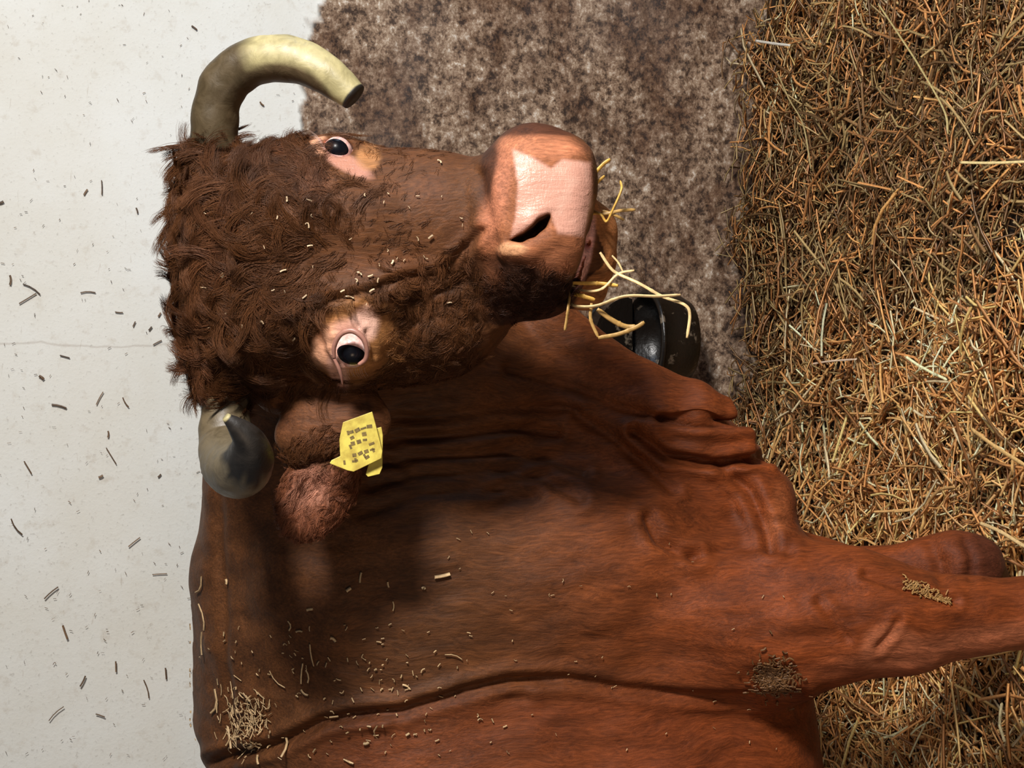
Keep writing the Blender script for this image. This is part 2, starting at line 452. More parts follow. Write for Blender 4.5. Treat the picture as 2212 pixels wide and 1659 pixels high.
# near foreleg
chain([(1520, 1330, 2.33, 165), (1700, 1330, 2.31, 152), (1840, 1325, 2.30, 128), (1960, 1342, 2.30, 98), (2100, 1330, 2.30, 71), (2230, 1322, 2.31, 62), (2330, 1316, 2.33, 64), (2400, 1312, 2.36, 50), (2560, 1310, 2.42, 45), (2720, 1310, 2.50, 58)], 0.05, zs=0.85, kk=0.05)
ell(1690, 1440, 2.30, (75, 60, 0.05), 0.05)
# far foreleg, flexed at the knee
chain([(1560, 1200, 2.50, 120), (1760, 1232, 2.50, 66), (1900, 1232, 2.50, 44), (1990, 1222, 2.49, 50), (2060, 1216, 2.48, 62), (2105, 1222, 2.49, 56), (2128, 1250, 2.54, 42), (2120, 1290, 2.62, 32), (2100, 1330, 2.70, 30)], 0.014, kk=0.03)
# hind legs, beyond the frame
chain([(1300, 2750, 2.35, 230), (1700, 2600, 2.34, 150), (1950, 2720, 2.38, 80), (2150, 2790, 2.40, 62), (2560, 2740, 2.46, 48), (2700, 2720, 2.50, 60)], 0.10, kk=0.06)
chain([(1300, 2700, 2.66, 220), (1700, 2560, 2.68, 140), (1950, 2620, 2.70, 75), (2150, 2680, 2.72, 60), (2420, 2640, 2.76, 48), (2520, 2620, 2.78, 55)], 0.10, kk=0.06)

# --- head: poll at photo left, muzzle at photo right
H = 1.90
NB = SD.copy() * 0 + 1 if False else None
BODY = SD; SD = np.full(BODY.shape, 1.0, dtype=np.float32)
ell(590, 588, H + .045, (172, 230, 0.115), 0.03, power=2.5, axes=rotaxes(-4))
ell(482, 578, H + .050, (66, 172, 0.085), 0.03, power=2.6)
ell(700, 560, H + .045, (200, 205, 0.115), 0.05, axes=rotaxes(-6))
# nasal bridge and maxilla
chain([(640, 500, H - .005, 150), (800, 478, H - .008, 128), (950, 465, H - .010, 112), (1090, 455, H - .008, 108)], 0.05, zs=0.72)
chain([(760, 620, H + .05, 160), (930, 610, H + .05, 150), (1060, 560, H + .035, 128)], 0.05, zs=0.8)
# cheek and jaw
ell(850, 680, H + .095, (235, 150, 0.10), 0.05, axes=rotaxes(-14))
ell(960, 700, H + .060, (130, 95, 0.06), 0.04, axes=rotaxes(-20))
# muzzle
ell(1165, 462, H + .000, (118, 178, 0.092), 0.03, power=3.0, axes=rotaxes(8))
ell(1128, 420, H - .030, (85, 120, 0.055), 0.03, axes=rotaxes(5))
ell(1160, 600, H + .030, (92, 85, 0.07), 0.03, axes=rotaxes(10))      # upper lip towards the corner of the mouth
ell(1150, 330, H + .005, (70, 52, 0.06), 0.02)
# chin and lower lip
chain([(1180, 560, H + .085, 95), (1255, 540, H + .062, 72), (1285, 500, H + .050, 48)], 0.02)
chain([(1262, 620, H + .055, 50), (1275, 560, H + .040, 52), (1280, 480, H + .045, 42)], 0.015)
# brow ridges and eye sockets
chain([(560, 690, H - .015, 60), (660, 655, H - .035, 55), (760, 640, H - .030, 48), (850, 610, H - .03, 40)], 0.03)
ell(752, 745, H - .010, (78, 70, 0.055), 0.03)
chain([(560, 400, H + .00, 55), (660, 372, H - .002, 52), (745, 352, H + .005, 50)], 0.03)
ell(722, 345, H + .020, (58, 42, 0.045), 0.02)
ell(900, 380, H + .02, (150, 55, 0.05), 0.03, axes=rotaxes(3))
# horn cores (hairy collars)
chain([(500, 470, H + .04, 85), (470, 400, H + .03, 62), (466, 368, H + .03, 55)], 0.03)
chain([(500, 720, H + .04, 85), (492, 790, H + .03, 66), (490, 832, H + .03, 57)], 0.03)
# forehead hollow, lateral nasal hollow
ell(690, 560, H - .115, (150, 60, 0.04), 0.04, op='sub', axes=rotaxes(-8))
ell(960, 630, H - .085, (120, 40, 0.05), 0.03, op='sub', axes=rotaxes(-22))
# nostrils
chain([(1095, 543, H - .078, 17), (1145, 538, H - .084, 15), (1190, 512, H - .084, 13)], 0.014)
chain([(1105, 497, H - .076, 14), (1145, 478, H - .086, 14), (1172, 452, H - .084, 12)], 0.014)
chain([(1100, 521, H - .080, 2.5), (1125, 515, H - .090, 3.5), (1150, 501, H - .093, 6), (1170, 483, H - .090, 7.5), (1184, 468, H - .085, 5)], 0.004, op='sub', zs=7)
# mouth slit between upper lip and chin
chain([(1287, 440, H - .01, 3), (1272, 520, H - .03, 4), (1245, 605, H - .03, 4), (1215, 660, H - .02, 4)], 0.006, op='sub', zs=9)
# eye openings
ell(757, 755, H - .072, (40, 44, 0.022), 0.008, op='sub', axes=rotaxes(-15))
ell(728, 318, H - .020, (34, 24, 0.03), 0.008, op='sub', axes=rotaxes(18))
# --- ear (photo: hangs below the head), concave leaf
chain([(600, 845, H + .075, 50), (690, 860, H + .065, 52), (760, 870, H + .06, 48)], 0.02)
ell(720, 925, H + .045, (128, 85, 0.034), 0.02, axes=rotaxes(-12))
ell(690, 1050, H + .040, (78, 125, 0.026), 0.012, axes=rotaxes(28))
ell(668, 1075, H + .008, (42, 88, 0.026), 0.008, op='sub', axes=rotaxes(24))
chain([(640, 1010, H + .03, 10), (700, 990, H + .022, 9), (760, 985, H + .025, 8)], 0.012, op='sub', zs=1.6)
HEAD = SD; SD = BODY
k = 0.035
h = np.maximum(k - np.abs(SD - HEAD), 0) / k; SD = np.minimum(SD, HEAD) - h * h * k * 0.25
del HEAD, BODY, h

def surface_nets(S, A):
    ins = S < 0
    c = [ins[a:ins.shape[0] - 1 + a, b_:ins.shape[1] - 1 + b_, d:ins.shape[2] - 1 + d] for a in (0, 1) for b_ in (0, 1) for d in (0, 1)]
    anyi = c[0].copy(); alli = c[0].copy()
    for m in c[1:]: anyi |= m; alli &= m
    act = anyi & ~alli
    idx = np.argwhere(act); ids = np.full(act.shape, -1, dtype=np.int32); ids[act] = np.arange(len(idx))
    acc = np.zeros((len(idx), 3)); cnt = np.zeros(len(idx))
    i, j, k_ = idx.T
    corners = [(a, b_, d) for a in (0, 1) for b_ in (0, 1) for d in (0, 1)]
    val = {q: S[i + q[0], j + q[1], k_ + q[2]] for q in corners}
    pos = {q: np.stack([A[0][i + q[0]], A[1][j + q[1]], A[2][k_ + q[2]]], 1) for q in corners}
    for q in corners:
        for ax in range(3):
            if q[ax] == 0:
                r_ = list(q); r_[ax] = 1; r_ = tuple(r_)
                a, bb = val[q], val[r_]; m = (a < 0) != (bb < 0)
                t = np.where(m, a / np.where(m, a - bb, 1), 0)
                p = pos[q] + (pos[r_] - pos[q]) * t[:, None]
                acc[m] += p[m]; cnt[m] += 1
    Vt = acc / cnt[:, None]
    faces = []
    for ax in range(3):
        u, w = [(1, 2), (2, 0), (0, 1)][ax]
        n = np.array(S.shape); sl0 = [slice(None)] * 3; sl1 = [slice(None)] * 3
        sl0[ax] = slice(0, n[ax] - 1); sl1[ax] = slice(1, n[ax])
        a = ins[tuple(sl0)]; bb = ins[tuple(sl1)]
        e = np.argwhere(a != bb); e = e[(e[:, u] > 0) & (e[:, w] > 0) & (e[:, u] < n[u] - 1) & (e[:, w] < n[w] - 1)]
        s_in = a[tuple(e.T)]
        def cell(du, dw):
            q = e.copy(); q[:, u] -= du; q[:, w] -= dw; return ids[tuple(q.T)]
        f = np.stack([cell(1, 1), cell(0, 1), cell(0, 0), cell(1, 0)], 1)
        f[~s_in] = f[~s_in][:, ::-1]
        faces.append(f)
    F = np.vstack(faces); F = F[(F >= 0).all(1)]
    return Vt, F
CV, CF = surface_nets(SD, (AX, AY, AZ))
del SD
def vnormals(P, F):
    n = np.cross(P[F[:, 2]] - P[F[:, 0]], P[F[:, 3]] - P[F[:, 1]])
    out = np.zeros_like(P)
    for k_ in range(4):
        for c in range(3): out[:, c] += np.bincount(F[:, k_], n[:, c], len(P))
    return out / (np.linalg.norm(out, axis=1)[:, None] + 1e-12)
def lap(P, F, it, w=0.5):
    for _ in range(it):
        s = np.zeros_like(P); n = np.zeros(len(P))
        for a, bb in ((0, 1), (1, 2), (2, 3), (3, 0)):
            for c in range(3):
                s[:, c] += np.bincount(F[:, a], P[F[:, bb], c], len(P))
                s[:, c] += np.bincount(F[:, bb], P[F[:, a], c], len(P))
            n += np.bincount(F[:, a], minlength=len(P)) + np.bincount(F[:, bb], minlength=len(P))
        P = P + w * (s / np.maximum(n, 1)[:, None] - P)
    return P
CV = lap(CV, CF, 2)
CN = vnormals(CV, CF)
PX = CV[:, 0] / CV[:, 2] * F_PX + W_PX / 2; PY = CV[:, 1] / CV[:, 2] * F_PX + H_PX / 2; PD = CV[:, 2]
if np.mean((CN * (CV - CV.mean(0))).sum(1)) < 0: CF = CF[:, ::-1]; CN = -CN
face_cam = np.clip(-CN[:, 2] * 2.0, 0, 1)
is_head = np.clip((2.10 - PD) / 0.03, 0, 1) * (PY < 1200)
sm = lambda x, a, bb: np.clip((x - a) / (bb - a), 0, 1) ** 2 * (3 - 2 * np.clip((x - a) / (bb - a), 0, 1))
def blob(cx, cy, rx, ry, deg=0, soft=0.3):
    a = math.radians(deg); x = PX - cx; y = PY - cy
    u = (x * math.cos(a) + y * math.sin(a)) / rx; w = (-x * math.sin(a) + y * math.cos(a)) / ry
    return 1 - sm(np.hypot(u, w), 1 - soft, 1 + soft)
# --- wrinkles of the skin, pushed along the normals
disp = np.zeros(len(CV))
def crease(pts, depth, width, lip=0.5, where=1.0):
    d = seg_dist(PX, PY, pts)
    return where * (-depth * np.exp(-(d / width) ** 2) + lip * depth * np.exp(-((d - 2.2 * width) / (1.3 * width)) ** 2))
body_m = face_cam * (1 - is_head)
disp += crease([(470, 1640), (600, 1608), (700, 1556), (760, 1545), (870, 1532), (1000, 1492), (1100, 1470), (1220, 1466), (1350, 1488), (1480, 1500), (1620, 1510), (1730, 1500)], 0.012, 11, 0.7, body_m * (1 - 0.4 * sm(PX, 1100, 1300)))
disp += crease([(1130, 1504), (1010, 1512), (860, 1555)], 0.004, 14, 0.6, body_m)
for pts, dp, wdt in (
        ([(830, 1000), (960, 985), (1080, 975), (1180, 990), (1260, 1020)], 0.006, 11),
        ([(800, 1050), (930, 1020), (1060, 1010), (1180, 1035), (1250, 1080)], 0.005, 12),
        ([(840, 950), (960, 940), (1080, 925), (1200, 935)], 0.006, 10),
        ([(850, 905), (980, 895), (1120, 880), (1240, 885)], 0.005, 10),
        ([(780, 1110), (900, 1070), (1040, 1050), (1150, 1070)], 0.004, 13),
        ([(1100, 800), (1220, 830), (1330, 880), (1420, 900)], 0.006, 12),
        ([(1430, 905), (1500, 912), (1570, 916), (1640, 912)], 0.016, 10),
        ([(1370, 935), (1440, 985), (1530, 1000), (1660, 990)], 0.015, 10),
        ([(1250, 900), (1330, 950), (1400, 1010), (1450, 1060)], 0.006, 12),
        ([(1560, 1010), (1620, 1060), (1650, 1130), (1665, 1180)], 0.010, 12),
        ([(1400, 1120), (1425, 1165), (1470, 1195), (1500, 1200)], 0.010, 12),
        ([(1500, 1205), (1600, 1180), (1700, 1190)], 0.006, 12),
        ([(1770, 1300), (1800, 1340), (1830, 1380)], 0.004, 9),
        ([(1870, 1240), (1920, 1260), (1980, 1285), (2060, 1300)], 0.006, 9),
        ([(2010, 1170), (2030, 1210), (2035, 1260)], 0.005, 14),
        ([(2085, 1165), (2100, 1200), (2098, 1250)], 0.004, 9),
        ([(1900, 1400), (1925, 1370), (1940, 1340)], 0.004, 8)):
    disp += crease(pts, dp, wdt, 0.6, body_m)
disp += 0.006 * body_m * fbm(CV * np.array([1, 2.2, 1]), 0.13, 61, 3)
# fine parallel neck wrinkles running from the throat to the shoulder
nk = blob(1010, 985, 230, 110, 5, 0.5) * body_m
disp += 0.0022 * nk * np.sin((PY + 26 * np.sin(PX / 90.0) + 10 * vnoise(CV, .05, 4)) / 6.2)
# spine ridge along the back edge
disp += -0.008 * np.exp(-((PX - (478 + (PY - 1300) * .06)) / 14.0) ** 2) * (1 - is_head) * (PY > 1000)
# head: brow ridge, wrinkles near the eye and on the muzzle side, woolly forehead
hm_ = is_head * face_cam
disp += crease([(620, 690), (700, 650), (800, 630), (870, 600), (960, 585), (1040, 500)], 0.005, 9, 0.6, hm_)
disp += crease([(790, 650), (900, 640), (980, 620), (1010, 600)], 0.003, 8, 0.5, hm_)
disp += crease([(1040, 380), (1055, 470), (1075, 560), (1100, 640)], 0.004, 12, 0.6, hm_)
disp += crease([(690, 720), (700, 760), (725, 800), (738, 832)], 0.004, 7, 0.6, hm_)
disp += crease([(792, 718), (806, 745), (810, 770)], 0.004, 6, 0.5, hm_)
disp += crease([(1100, 560), (1150, 600), (1120, 660)], 0.002, 12, 0.6, hm_)
pink_nose = blob(1178, 430, 112, 150, 6, 0.10) * hm_
curly = is_head * np.clip(1.05 - sm(PX, 470, 700), 0, 1)
curly = np.maximum(curly, 0.7 * blob(960, 690, 170, 120, -20, 0.4) * is_head)
curly = np.maximum(curly, 0.5 * blob(600, 720, 160, 110, 0, 0.4) * is_head)
curly *= (PY < 870)
disp += curly * 0.0045 * fbm(CV + 0.02 * np.stack([vnoise(CV, .04, 1), vnoise(CV, .04, 2), vnoise(CV, .04, 3)], 1), 0.028, 71, 3)
disp += (1 - curly) * is_head * (1 - pink_nose) * 0.0012 * fbm(CV, 0.03, 81, 2)
CV = CV + CN * disp[:, None]
CN = vnormals(CV, CF)

# --- coat colour per vertex
C0 = srgb(84, 50, 25); CR = srgb(116, 55, 22)
red = sm(PX, 900, 1700)[:, None] * (1 - is_head)[:, None]
col = C0 * (1 - red) + CR * red
def put(mask, c):
    global col
    m = np.clip(mask, 0, 1)[:, None]; col = col * (1 - m) + np.asarray(c) * m
n_ = fbm(CV, 0.06, 91, 3)
col *= (1 + 0.16 * n_)[:, None]
n2_ = fbm(v2w(CV) * np.array([1.6, 1.6, 0.5]), 0.05, 95, 3); col *= (1 + 0.20 * n2_ * (1 - is_head))[:, None]
put(0.45 * is_head * sm(vnoise(CV, 0.05, 19), 0.1, 0.9), srgb(104, 64, 42))
put(0.5 * blob(1200, 1620, 500, 120) * (1 - is_head), srgb(118, 56, 26))
put(0.8 * np.clip(blob(2150, 1395, 330, 42, -8, 0.5) + blob(1925, 1400, 60, 50), 0, 1) * (1 - is_head), srgb(164, 96, 64))
# muzzle: fawn ring, dark smudges, pink skin
put(0.85 * blob(1165, 470, 128, 200, 6, 0.10) * hm_, srgb(150, 92, 60))
put(0.8 * blob(1075, 400, 26, 110, 8, 0.5) * hm_, srgb(176, 112, 84))
put(0.9 * blob(1155, 640, 110, 62, -4, 0.35) * hm_, srgb(80, 44, 25))
put(0.8 * blob(1130, 575, 80, 26, 6, 0.5) * hm_, srgb(100, 58, 36))
nose_poly = [(1098, 335), (1120, 330), (1180, 360), (1205, 340), (1270, 345)]
def poly_mask(pts, soft=8.0):
    inside = np.zeros(PX.shape, bool); n = len(pts)
    for i in range(n):
        (x0, y0), (x1, y1) = pts[i], pts[(i + 1) % n]
        cnd = ((y0 > PY) != (y1 > PY)); xi = (x1 - x0) * (PY - y0) / ((y1 - y0) or 1e-9) + x0
        inside ^= cnd & (PX < xi)
    d = seg_dist(PX, PY, list(pts) + [pts[0]]); d = np.where(inside, d, -d)
    return sm(d, -soft * .5, soft)
pad = poly_mask([(1104, 318), (1150, 338), (1190, 362), (1215, 342), (1278, 350), (1282, 440), (1262, 512), (1205, 506), (1188, 462), (1150, 495), (1100, 520), (1112, 470), (1118, 400)], 7)
put(0.9 * (1 - sm(PY, 288, 300)) * (PX > 1070) * (PX < 1300) * is_head, srgb(70, 38, 22))
put(0.8 * sm(PX, 1276, 1284) * (PY < 420) * is_head, srgb(84, 46, 26))
put(0.97 * sm(PY - (548 + 0.28 * (PX - 1080)) - 6 * vnoise(CV, .012, 66), 0, 16) * sm(PX + 14 * vnoise(CV, .015, 67), 1010, 1110) * (PX < 1262) * (PY < 700) * is_head, srgb(56, 31, 18))
put(0.9 * blob(1056, 360, 17, 80, 6, 0.4) * is_head, srgb(58, 32, 19))
put(pad * hm_, srgb(206, 152, 132)); put(0.35 * pad * hm_ * sm(vnoise(CV, 0.012, 44), 0, 1), srgb(222, 180, 160))
nost = np.exp(-(seg_dist(PX, PY, [(1092, 521), (1125, 515), (1150, 500), (1170, 481), (1184, 468)]) / 8.0) ** 2)
put(nost * hm_ * sm(PD - np.interp(PX, [1090, 1190], [H - .082, H - .092]), 0.0, 0.008), srgb(20, 8, 6))
put(0.75 * blob(1175, 318, 90, 24, 4, 0.4) * hm_ * (1 - pad), srgb(186, 118, 84))
put(0.9 * blob(1105, 538, 32, 12, 0, 0.4) * hm_, srgb(206, 150, 108))
lowlip = is_head * (PX > 1230) * (PD > H + .0)
put(0.75 * sm(PX, 1278 - 0.22 * np.maximum(PY - 470, 0), 1290 - 0.22 * np.maximum(PY - 470, 0)) * (PY > 380) * is_head * (PD > H + .01), srgb(196, 128, 76))
put(blob(1262, 545, 16, 80, 12, 0.3) * is_head * (PD > H - 0.02) * (CN[:, 0] > -0.6), srgb(232, 176, 166))
# bare skin at the eyes
for (cx, cy, rx, ry, dg, c, a) in ((770, 735, 78, 88, 35, srgb(172, 118, 70), .8), (785, 705, 32, 44, 20, srgb(220, 174, 154), 1), (742, 745, 46, 56, 30, srgb(196, 144, 124), 1),
                                (702, 745, 26, 42, 20, srgb(208, 152, 118), .8), (730, 800, 18, 40, -20, srgb(196, 150, 134), .8),
                                (745, 350, 62, 18, 28, srgb(176, 124, 104), 1), (690, 315, 20, 22, 0, srgb(214, 156, 122), .9), (795, 340, 26, 26, 0, srgb(176, 122, 76), .7)):
    put(a * blob(cx, cy, rx, ry, dg, 0.3) * is_head * (CN[:, 2] < 0.2), c)
# ear: back brown, inner skin pink
ear_zone = (PY > 850) & (PD < 2.08)
put(0.9 * blob(690, 1080, 95, 120, 22, 0.2) * ear_zone * (PY > 1000), srgb(112, 64, 40))
put(0.8 * blob(676, 1052, 36, 52, 26, 0.6) * ear_zone, srgb(184, 128, 104))
put(0.8 * blob(668, 1128, 60, 38, 0, 0.5) * ear_zone, srgb(128, 76, 50))
put(0.7 * blob(672, 1110, 13, 26, 0, 0.5) * ear_zone, srgb(92, 50, 28))
put(0.4 * blob(740, 900, 120, 60, -10, 0.4) * ear_zone, srgb(112, 68, 42))
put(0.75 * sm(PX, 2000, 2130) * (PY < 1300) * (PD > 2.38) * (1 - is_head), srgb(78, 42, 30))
# fold tip with bald pinkish skin on the brisket
put(0.6 * blob(1680, 1110, 24, 60, 10, 0.5) * (1 - is_head), srgb(150, 84, 48))

mat_coat, nt, b = new_mat('red_brown_coat')
tn = attr(nt, 'tone'); kn = attr(nt, 'kind_mask')
sk = N(nt, 'ShaderNodeSeparateColor'); nt.links.new(kn, sk.inputs[0])
m_curl, m_skin, m_body = sk.outputs[0], sk.outputs[1], sk.outputs[2]
# body hair: fine streaks running down the side, warped
tc = nt.nodes.new('ShaderNodeTexCoord')
wn = N(nt, 'ShaderNodeTexNoise'); wn.inputs['Scale'].default_value = 5; wn.inputs['Detail'].default_value = 3
nt.links.new(tc.outputs['Object'], wn.inputs['Vector'])
ws = N(nt, 'ShaderNodeVectorMath', operation='SCALE'); ws.inputs['Scale'].default_value = 0.06; nt.links.new(wn.outputs[1], ws.inputs[0])
wa = N(nt, 'ShaderNodeVectorMath', operation='ADD'); nt.links.new(tc.outputs['Object'], wa.inputs[0]); nt.links.new(ws.outputs[0], wa.inputs[1])
mp = N(nt, 'ShaderNodeMapping'); mp.inputs['Scale'].default_value = (1.0, 1.0, 0.13); nt.links.new(wa.outputs[0], mp.inputs['Vector'])
st1 = noise(nt, mp.outputs[0], 340, 4, 0.65, 0.3); st2 = noise(nt, mp.outputs[0], 55, 5, 0.65, 0.5)
cl = noise(nt, wa.outputs[0], 60, 6, 0.68, 2.2); fine = noise(nt, tc.outputs['Object'], 500, 2, 0.6)
hgt = mixc(nt, m_curl, st1, cl)
f1 = ramp(nt, [(0.30, g(0.62)), (0.5, g(0.98)), (0.70, g(1.42))], hgt).outputs[0]
f2 = ramp(nt, [(0.32, g(0.74)), (0.68, g(1.26))], st2).outputs[0]
coat = mixc(nt, 1.0, mixc(nt, 1.0, tn, f1, 'MULTIPLY'), f2, 'MULTIPLY')
vs = N(nt, 'ShaderNodeTexVoronoi'); vs.inputs['Scale'].default_value = 420; nt.links.new(tc.outputs['Object'], vs.inputs['Vector'])
skinc = mixc(nt, 1.0, tn, ramp(nt, [(0.0, g(0.9)), (0.5, g(1.06))], vs.outputs[0]).outputs[0], 'MULTIPLY')
nt.links.new(mixc(nt, m_skin, coat, skinc), b.inputs['Base Color'])
rg = ramp(nt, [(0.0, g(0.62)), (1.0, g(0.30))], m_skin).outputs[0]; nt.links.new(rg, b.inputs['Roughness'])
nt.links.new(ramp(nt, [(0.0, g(0.22)), (1.0, g(0.5))], m_skin).outputs[0], b.inputs['Specular IOR Level'])
b.inputs['Sheen Weight'].default_value = 0.02; b.inputs['Sheen Roughness'].default_value = 0.4
b.inputs['Sheen Tint'].default_value = (1.0, 0.75, 0.6, 1)
hb = mixc(nt, m_skin, hgt, noise(nt, mapping(nt, (1, 1, 3.2)), 130, 4, 0.6))
nb = bump(nt, st2, 0.45, 0.006); nb = bump(nt, hb, 0.45, 0.0015, nb); nb = bump(nt, fine, 0.3, 0.001, nb)
nt.links.new(nb, b.inputs['Normal'])

cow = bpy.data.objects.new('cow', None); COL.objects.link(cow)
base_w = at(2700, 1310, 2.50); cow.location = (base_w[0], base_w[1], 0.02)
cow.empty_display_size = 0.2
tag(cow, 'reddish-brown horned cow standing in the straw, head turned, straw in its mouth', 'cow')
bpy.context.view_layer.update()
CINV = np.array([-base_w[0], -base_w[1], -0.02])
def cowpart(name, verts_w, faces, mat, parent=None, smooth=True):
    """verts in world; parts keep world placement under the cow's empty"""
    o = mesh_obj(name, np.asarray(verts_w) + CINV, faces, mat, parent or cow, smooth); return o
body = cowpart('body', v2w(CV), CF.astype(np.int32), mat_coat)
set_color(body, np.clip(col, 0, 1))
skin_m = np.clip(np.maximum(pad * hm_, np.maximum(blob(785, 715, 30, 50, 20, .3), blob(745, 348, 60, 20, 28, .3)) * is_head), 0, 1)
set_color(body, np.stack([curly, skin_m, 1 - is_head], 1), 'kind_mask')

# --- horns
mat_horn, nt, b = new_mat('horn')
tn = attr(nt, 'tone'); n1 = noise(nt, mapping(nt), 45, 6, 0.65, 0.5); n2 = noise(nt, mapping(nt), 14, 3)
c = mixc(nt, 1.0, tn, ramp(nt, [(0.3, g(0.62)), (0.55, g(1.0)), (0.75, g(1.25))], n1).outputs[0], 'MULTIPLY')
nt.links.new(c, b.inputs['Base Color']); b.inputs['Roughness'].default_value = 0.30
b.inputs['Specular IOR Level'].default_value = 0.6
nt.links.new(ramp(nt, [(0.3, g(0.36)), (0.7, g(0.65))], n1).outputs[0], b.inputs['Roughness'])
nt.links.new(bump(nt, n1, 0.35, 0.003), b.inputs['Normal'])
def horn(pts, n, tip_cut, colfn, label):
    P = spline([(p[0], p[1], p[2] * 1000, p[3]) for p in pts], n)
    Vw = np.array([at(p[0], p[1], p[2] / 1000) for p in P]); R = np.array([p[3] * p[2] / 1000 / F_PX for p in P])
    # faint growth rings near the base
    s = np.linspace(0, 1, n); R = R * (1 + 0.025 * np.sin(s * 55) * (1 - sm(s, 0.25, 0.5)))
    v, f = tube(Vw, R, 32)
    v = v + (v - np.repeat(Vw, 32, 0)) * (0.03 * fbm(v, 0.02, 5, 2))[:, None]
    o = cowpart('horn', v, f, mat_horn)
    cc = np.array([colfn(i // 32 / (n - 1), i % 32, v[i]) for i in range(len(v))])
    set_color(o, np.clip(cc, 0, 1)); o['label'] = label
    return o
OL = srgb(84, 69, 44); DK = srgb(34, 29, 24); CREAM = srgb(172, 160, 114); BRN = srgb(104, 84, 56)
def horn_a(s, k_, p):
    q = w2v(p); x = q[0] / q[2] * F_PX + 1106; y = q[1] / q[2] * F_PX + 829.5
    c = OL * 0.85
    inner = 1 - min(1, max(0, (math.hypot(x - 600, y - 265) - 106 - 12 * math.sin(x * .11) * math.sin(y * .09)) / 20))       # dirt crust on the inner curve
    c = c * (1 - 0.7 * inner) + BRN * 0.6 * 0.7 * inner
    if s > 0.50:
        w = min(1, (s - 0.50) / 0.06); o_ = min(1, max(0, (math.hypot(x - 600, y - 265) - 122) / 12))
        c = c * (1 - w * o_) + CREAM * w * o_ + 0 * c
        c = c * (1 - w * (1 - o_) * .4) + BRN * w * (1 - o_) * .4
    if s > 0.985: c = DK
    return c
horn([(467, 392, H + .03, 55), (464, 340, H + .028, 52), (463, 285, H + .02, 51), (468, 225, H + .01, 51), (492, 172, H, 51), (538, 138, H - .01, 51), (595, 126, H - .02, 51),
      (650, 133, H - .025, 48), (700, 158, H - .03, 43), (738, 186, H - .032, 37), (766, 210, H - .034, 31)], 90, True, horn_a, 'curled horn with a sawn-off blunt end')
def horn_b(s, k_, p):
    c = OL * (1 - 0.3 * s) + srgb(130, 130, 118) * 0.3 * s
    c = c * 1.3
    if s > 0.58:
        w = min(1, (s - 0.62) / 0.05 + 0.45 * math.sin(k_ * 1.3) + 0.3 * math.sin(k_ * 2.9 + 1)); w = max(0, min(1, w)); c = c * (1 - w) + DK * w
    if s > 0.985: c = CREAM
    return c
horn([(492, 800, H + .03, 56), (489, 850, H + .025, 52), (487, 905, H + .02, 55), (489, 960, H + .005, 60), (500, 1000, H - .03, 66), (520, 1012, H - .075, 64), (540, 990, H - .115, 52),
      (536, 952, H - .145, 36), (512, 922, H - .16, 22), (487, 900, H - .168, 9)], 90, False, horn_b, 'curled horn with a dark pointed tip')

# --- eyes
mat_sclera, nt, b = new_mat('eye_white'); n1 = noise(nt, mapping(nt), 150, 4)
nt.links.new(ramp(nt, [(0.35, srgb(206, 150, 140)), (0.65, srgb(238, 206, 196))], n1).outputs[0], b.inputs['Base Color'])
b.inputs['Roughness'].default_value = 0.12; b.inputs['Coat Weight'].default_value = 0.6
mat_iris, nt, b = new_mat('eye_iris'); n1 = noise(nt, mapping(nt), 90, 3)
nt.links.new(ramp(nt, [(0.4, (0.003, 0.003, 0.005)), (0.7, (0.006, 0.006, 0.008))], n1).outputs[0], b.inputs['Base Color'])
b.inputs['Roughness'].default_value = 0.25; b.inputs['Specular IOR Level'].default_value = 0.25
mat_lid, nt, b = new_mat('eyelid_skin'); n1 = noise(nt, mapping(nt), 120, 4)
nt.links.new(mixc(nt, 1, attr(nt, 'tone'), ramp(nt, [(0.3, g(0.8)), (0.7, g(1.1))], n1).outputs[0], 'MULTIPLY'), b.inputs['Base Color'])
b.inputs['Roughness'].default_value = 0.4
def eye(cx, cy, D, r, irx, iry, look, rim_pts, wet=True):
    c = at(cx, cy, D); m = D / F_PX; R = r * m
    vs, fs = [], []; nu, nv = 32, 20
    for i in range(nv + 1):
        th = math.pi * i / nv
        for k_ in range(nu):
            ph = 2 * math.pi * k_ / nu
            vs.append((R * math.sin(th) * math.cos(ph), R * math.sin(th) * math.sin(ph), R * math.cos(th)))
    for i in range(nv):
        for k_ in range(nu):
            k2 = (k_ + 1) % nu; fs.append((i * nu + k_, (i + 1) * nu + k_, (i + 1) * nu + k2, i * nu + k2))
    e = cowpart('eye', np.array(vs) + c, fs, mat_sclera)
    # iris: bulging dark oval cap (horizontal pupil of a cow reads as one dark oval)
    d = look / np.linalg.norm(look); dw = d @ VM
    u = np.array([1, 0.35, 0]); u = u - d * np.dot(u, d); u /= np.linalg.norm(u); w = np.cross(d, u); uw = u @ VM; ww = w @ VM
    vs, fs = [], []; n = 28; rings = 7
    for i in range(rings + 1):
        t = i / rings
        for k_ in range(n):
            a = 2 * math.pi * k_ / n; x = irx / r * t * math.cos(a); y = iry / r * t * math.sin(a)
            z = math.sqrt(max(0, 1 - x * x - y * y)) + 0.05 * (1 - t * t) + 0.004
            vs.append(c + R * (x * uw + y * ww + z * dw))
    for i in range(rings):
        for k_ in range(n):
            k2 = (k_ + 1) % n; fs.append((i * n + k_, (i + 1) * n + k_, (i + 1) * n + k2, i * n + k2))
    cowpart('iris', vs, fs, mat_iris, e)
    return e
def lid(pts, col_):
    P = spline([(p[0], p[1], p[2] * 1000, p[3] * 0.85) for p in pts], 40)
    v, f = tube([at(p[0], p[1], p[2] / 1000) for p in P], [p[3] * p[2] / 1000 / F_PX for p in P], 12)
    mb = MB(); mb.add(v, f, col_); return v, f
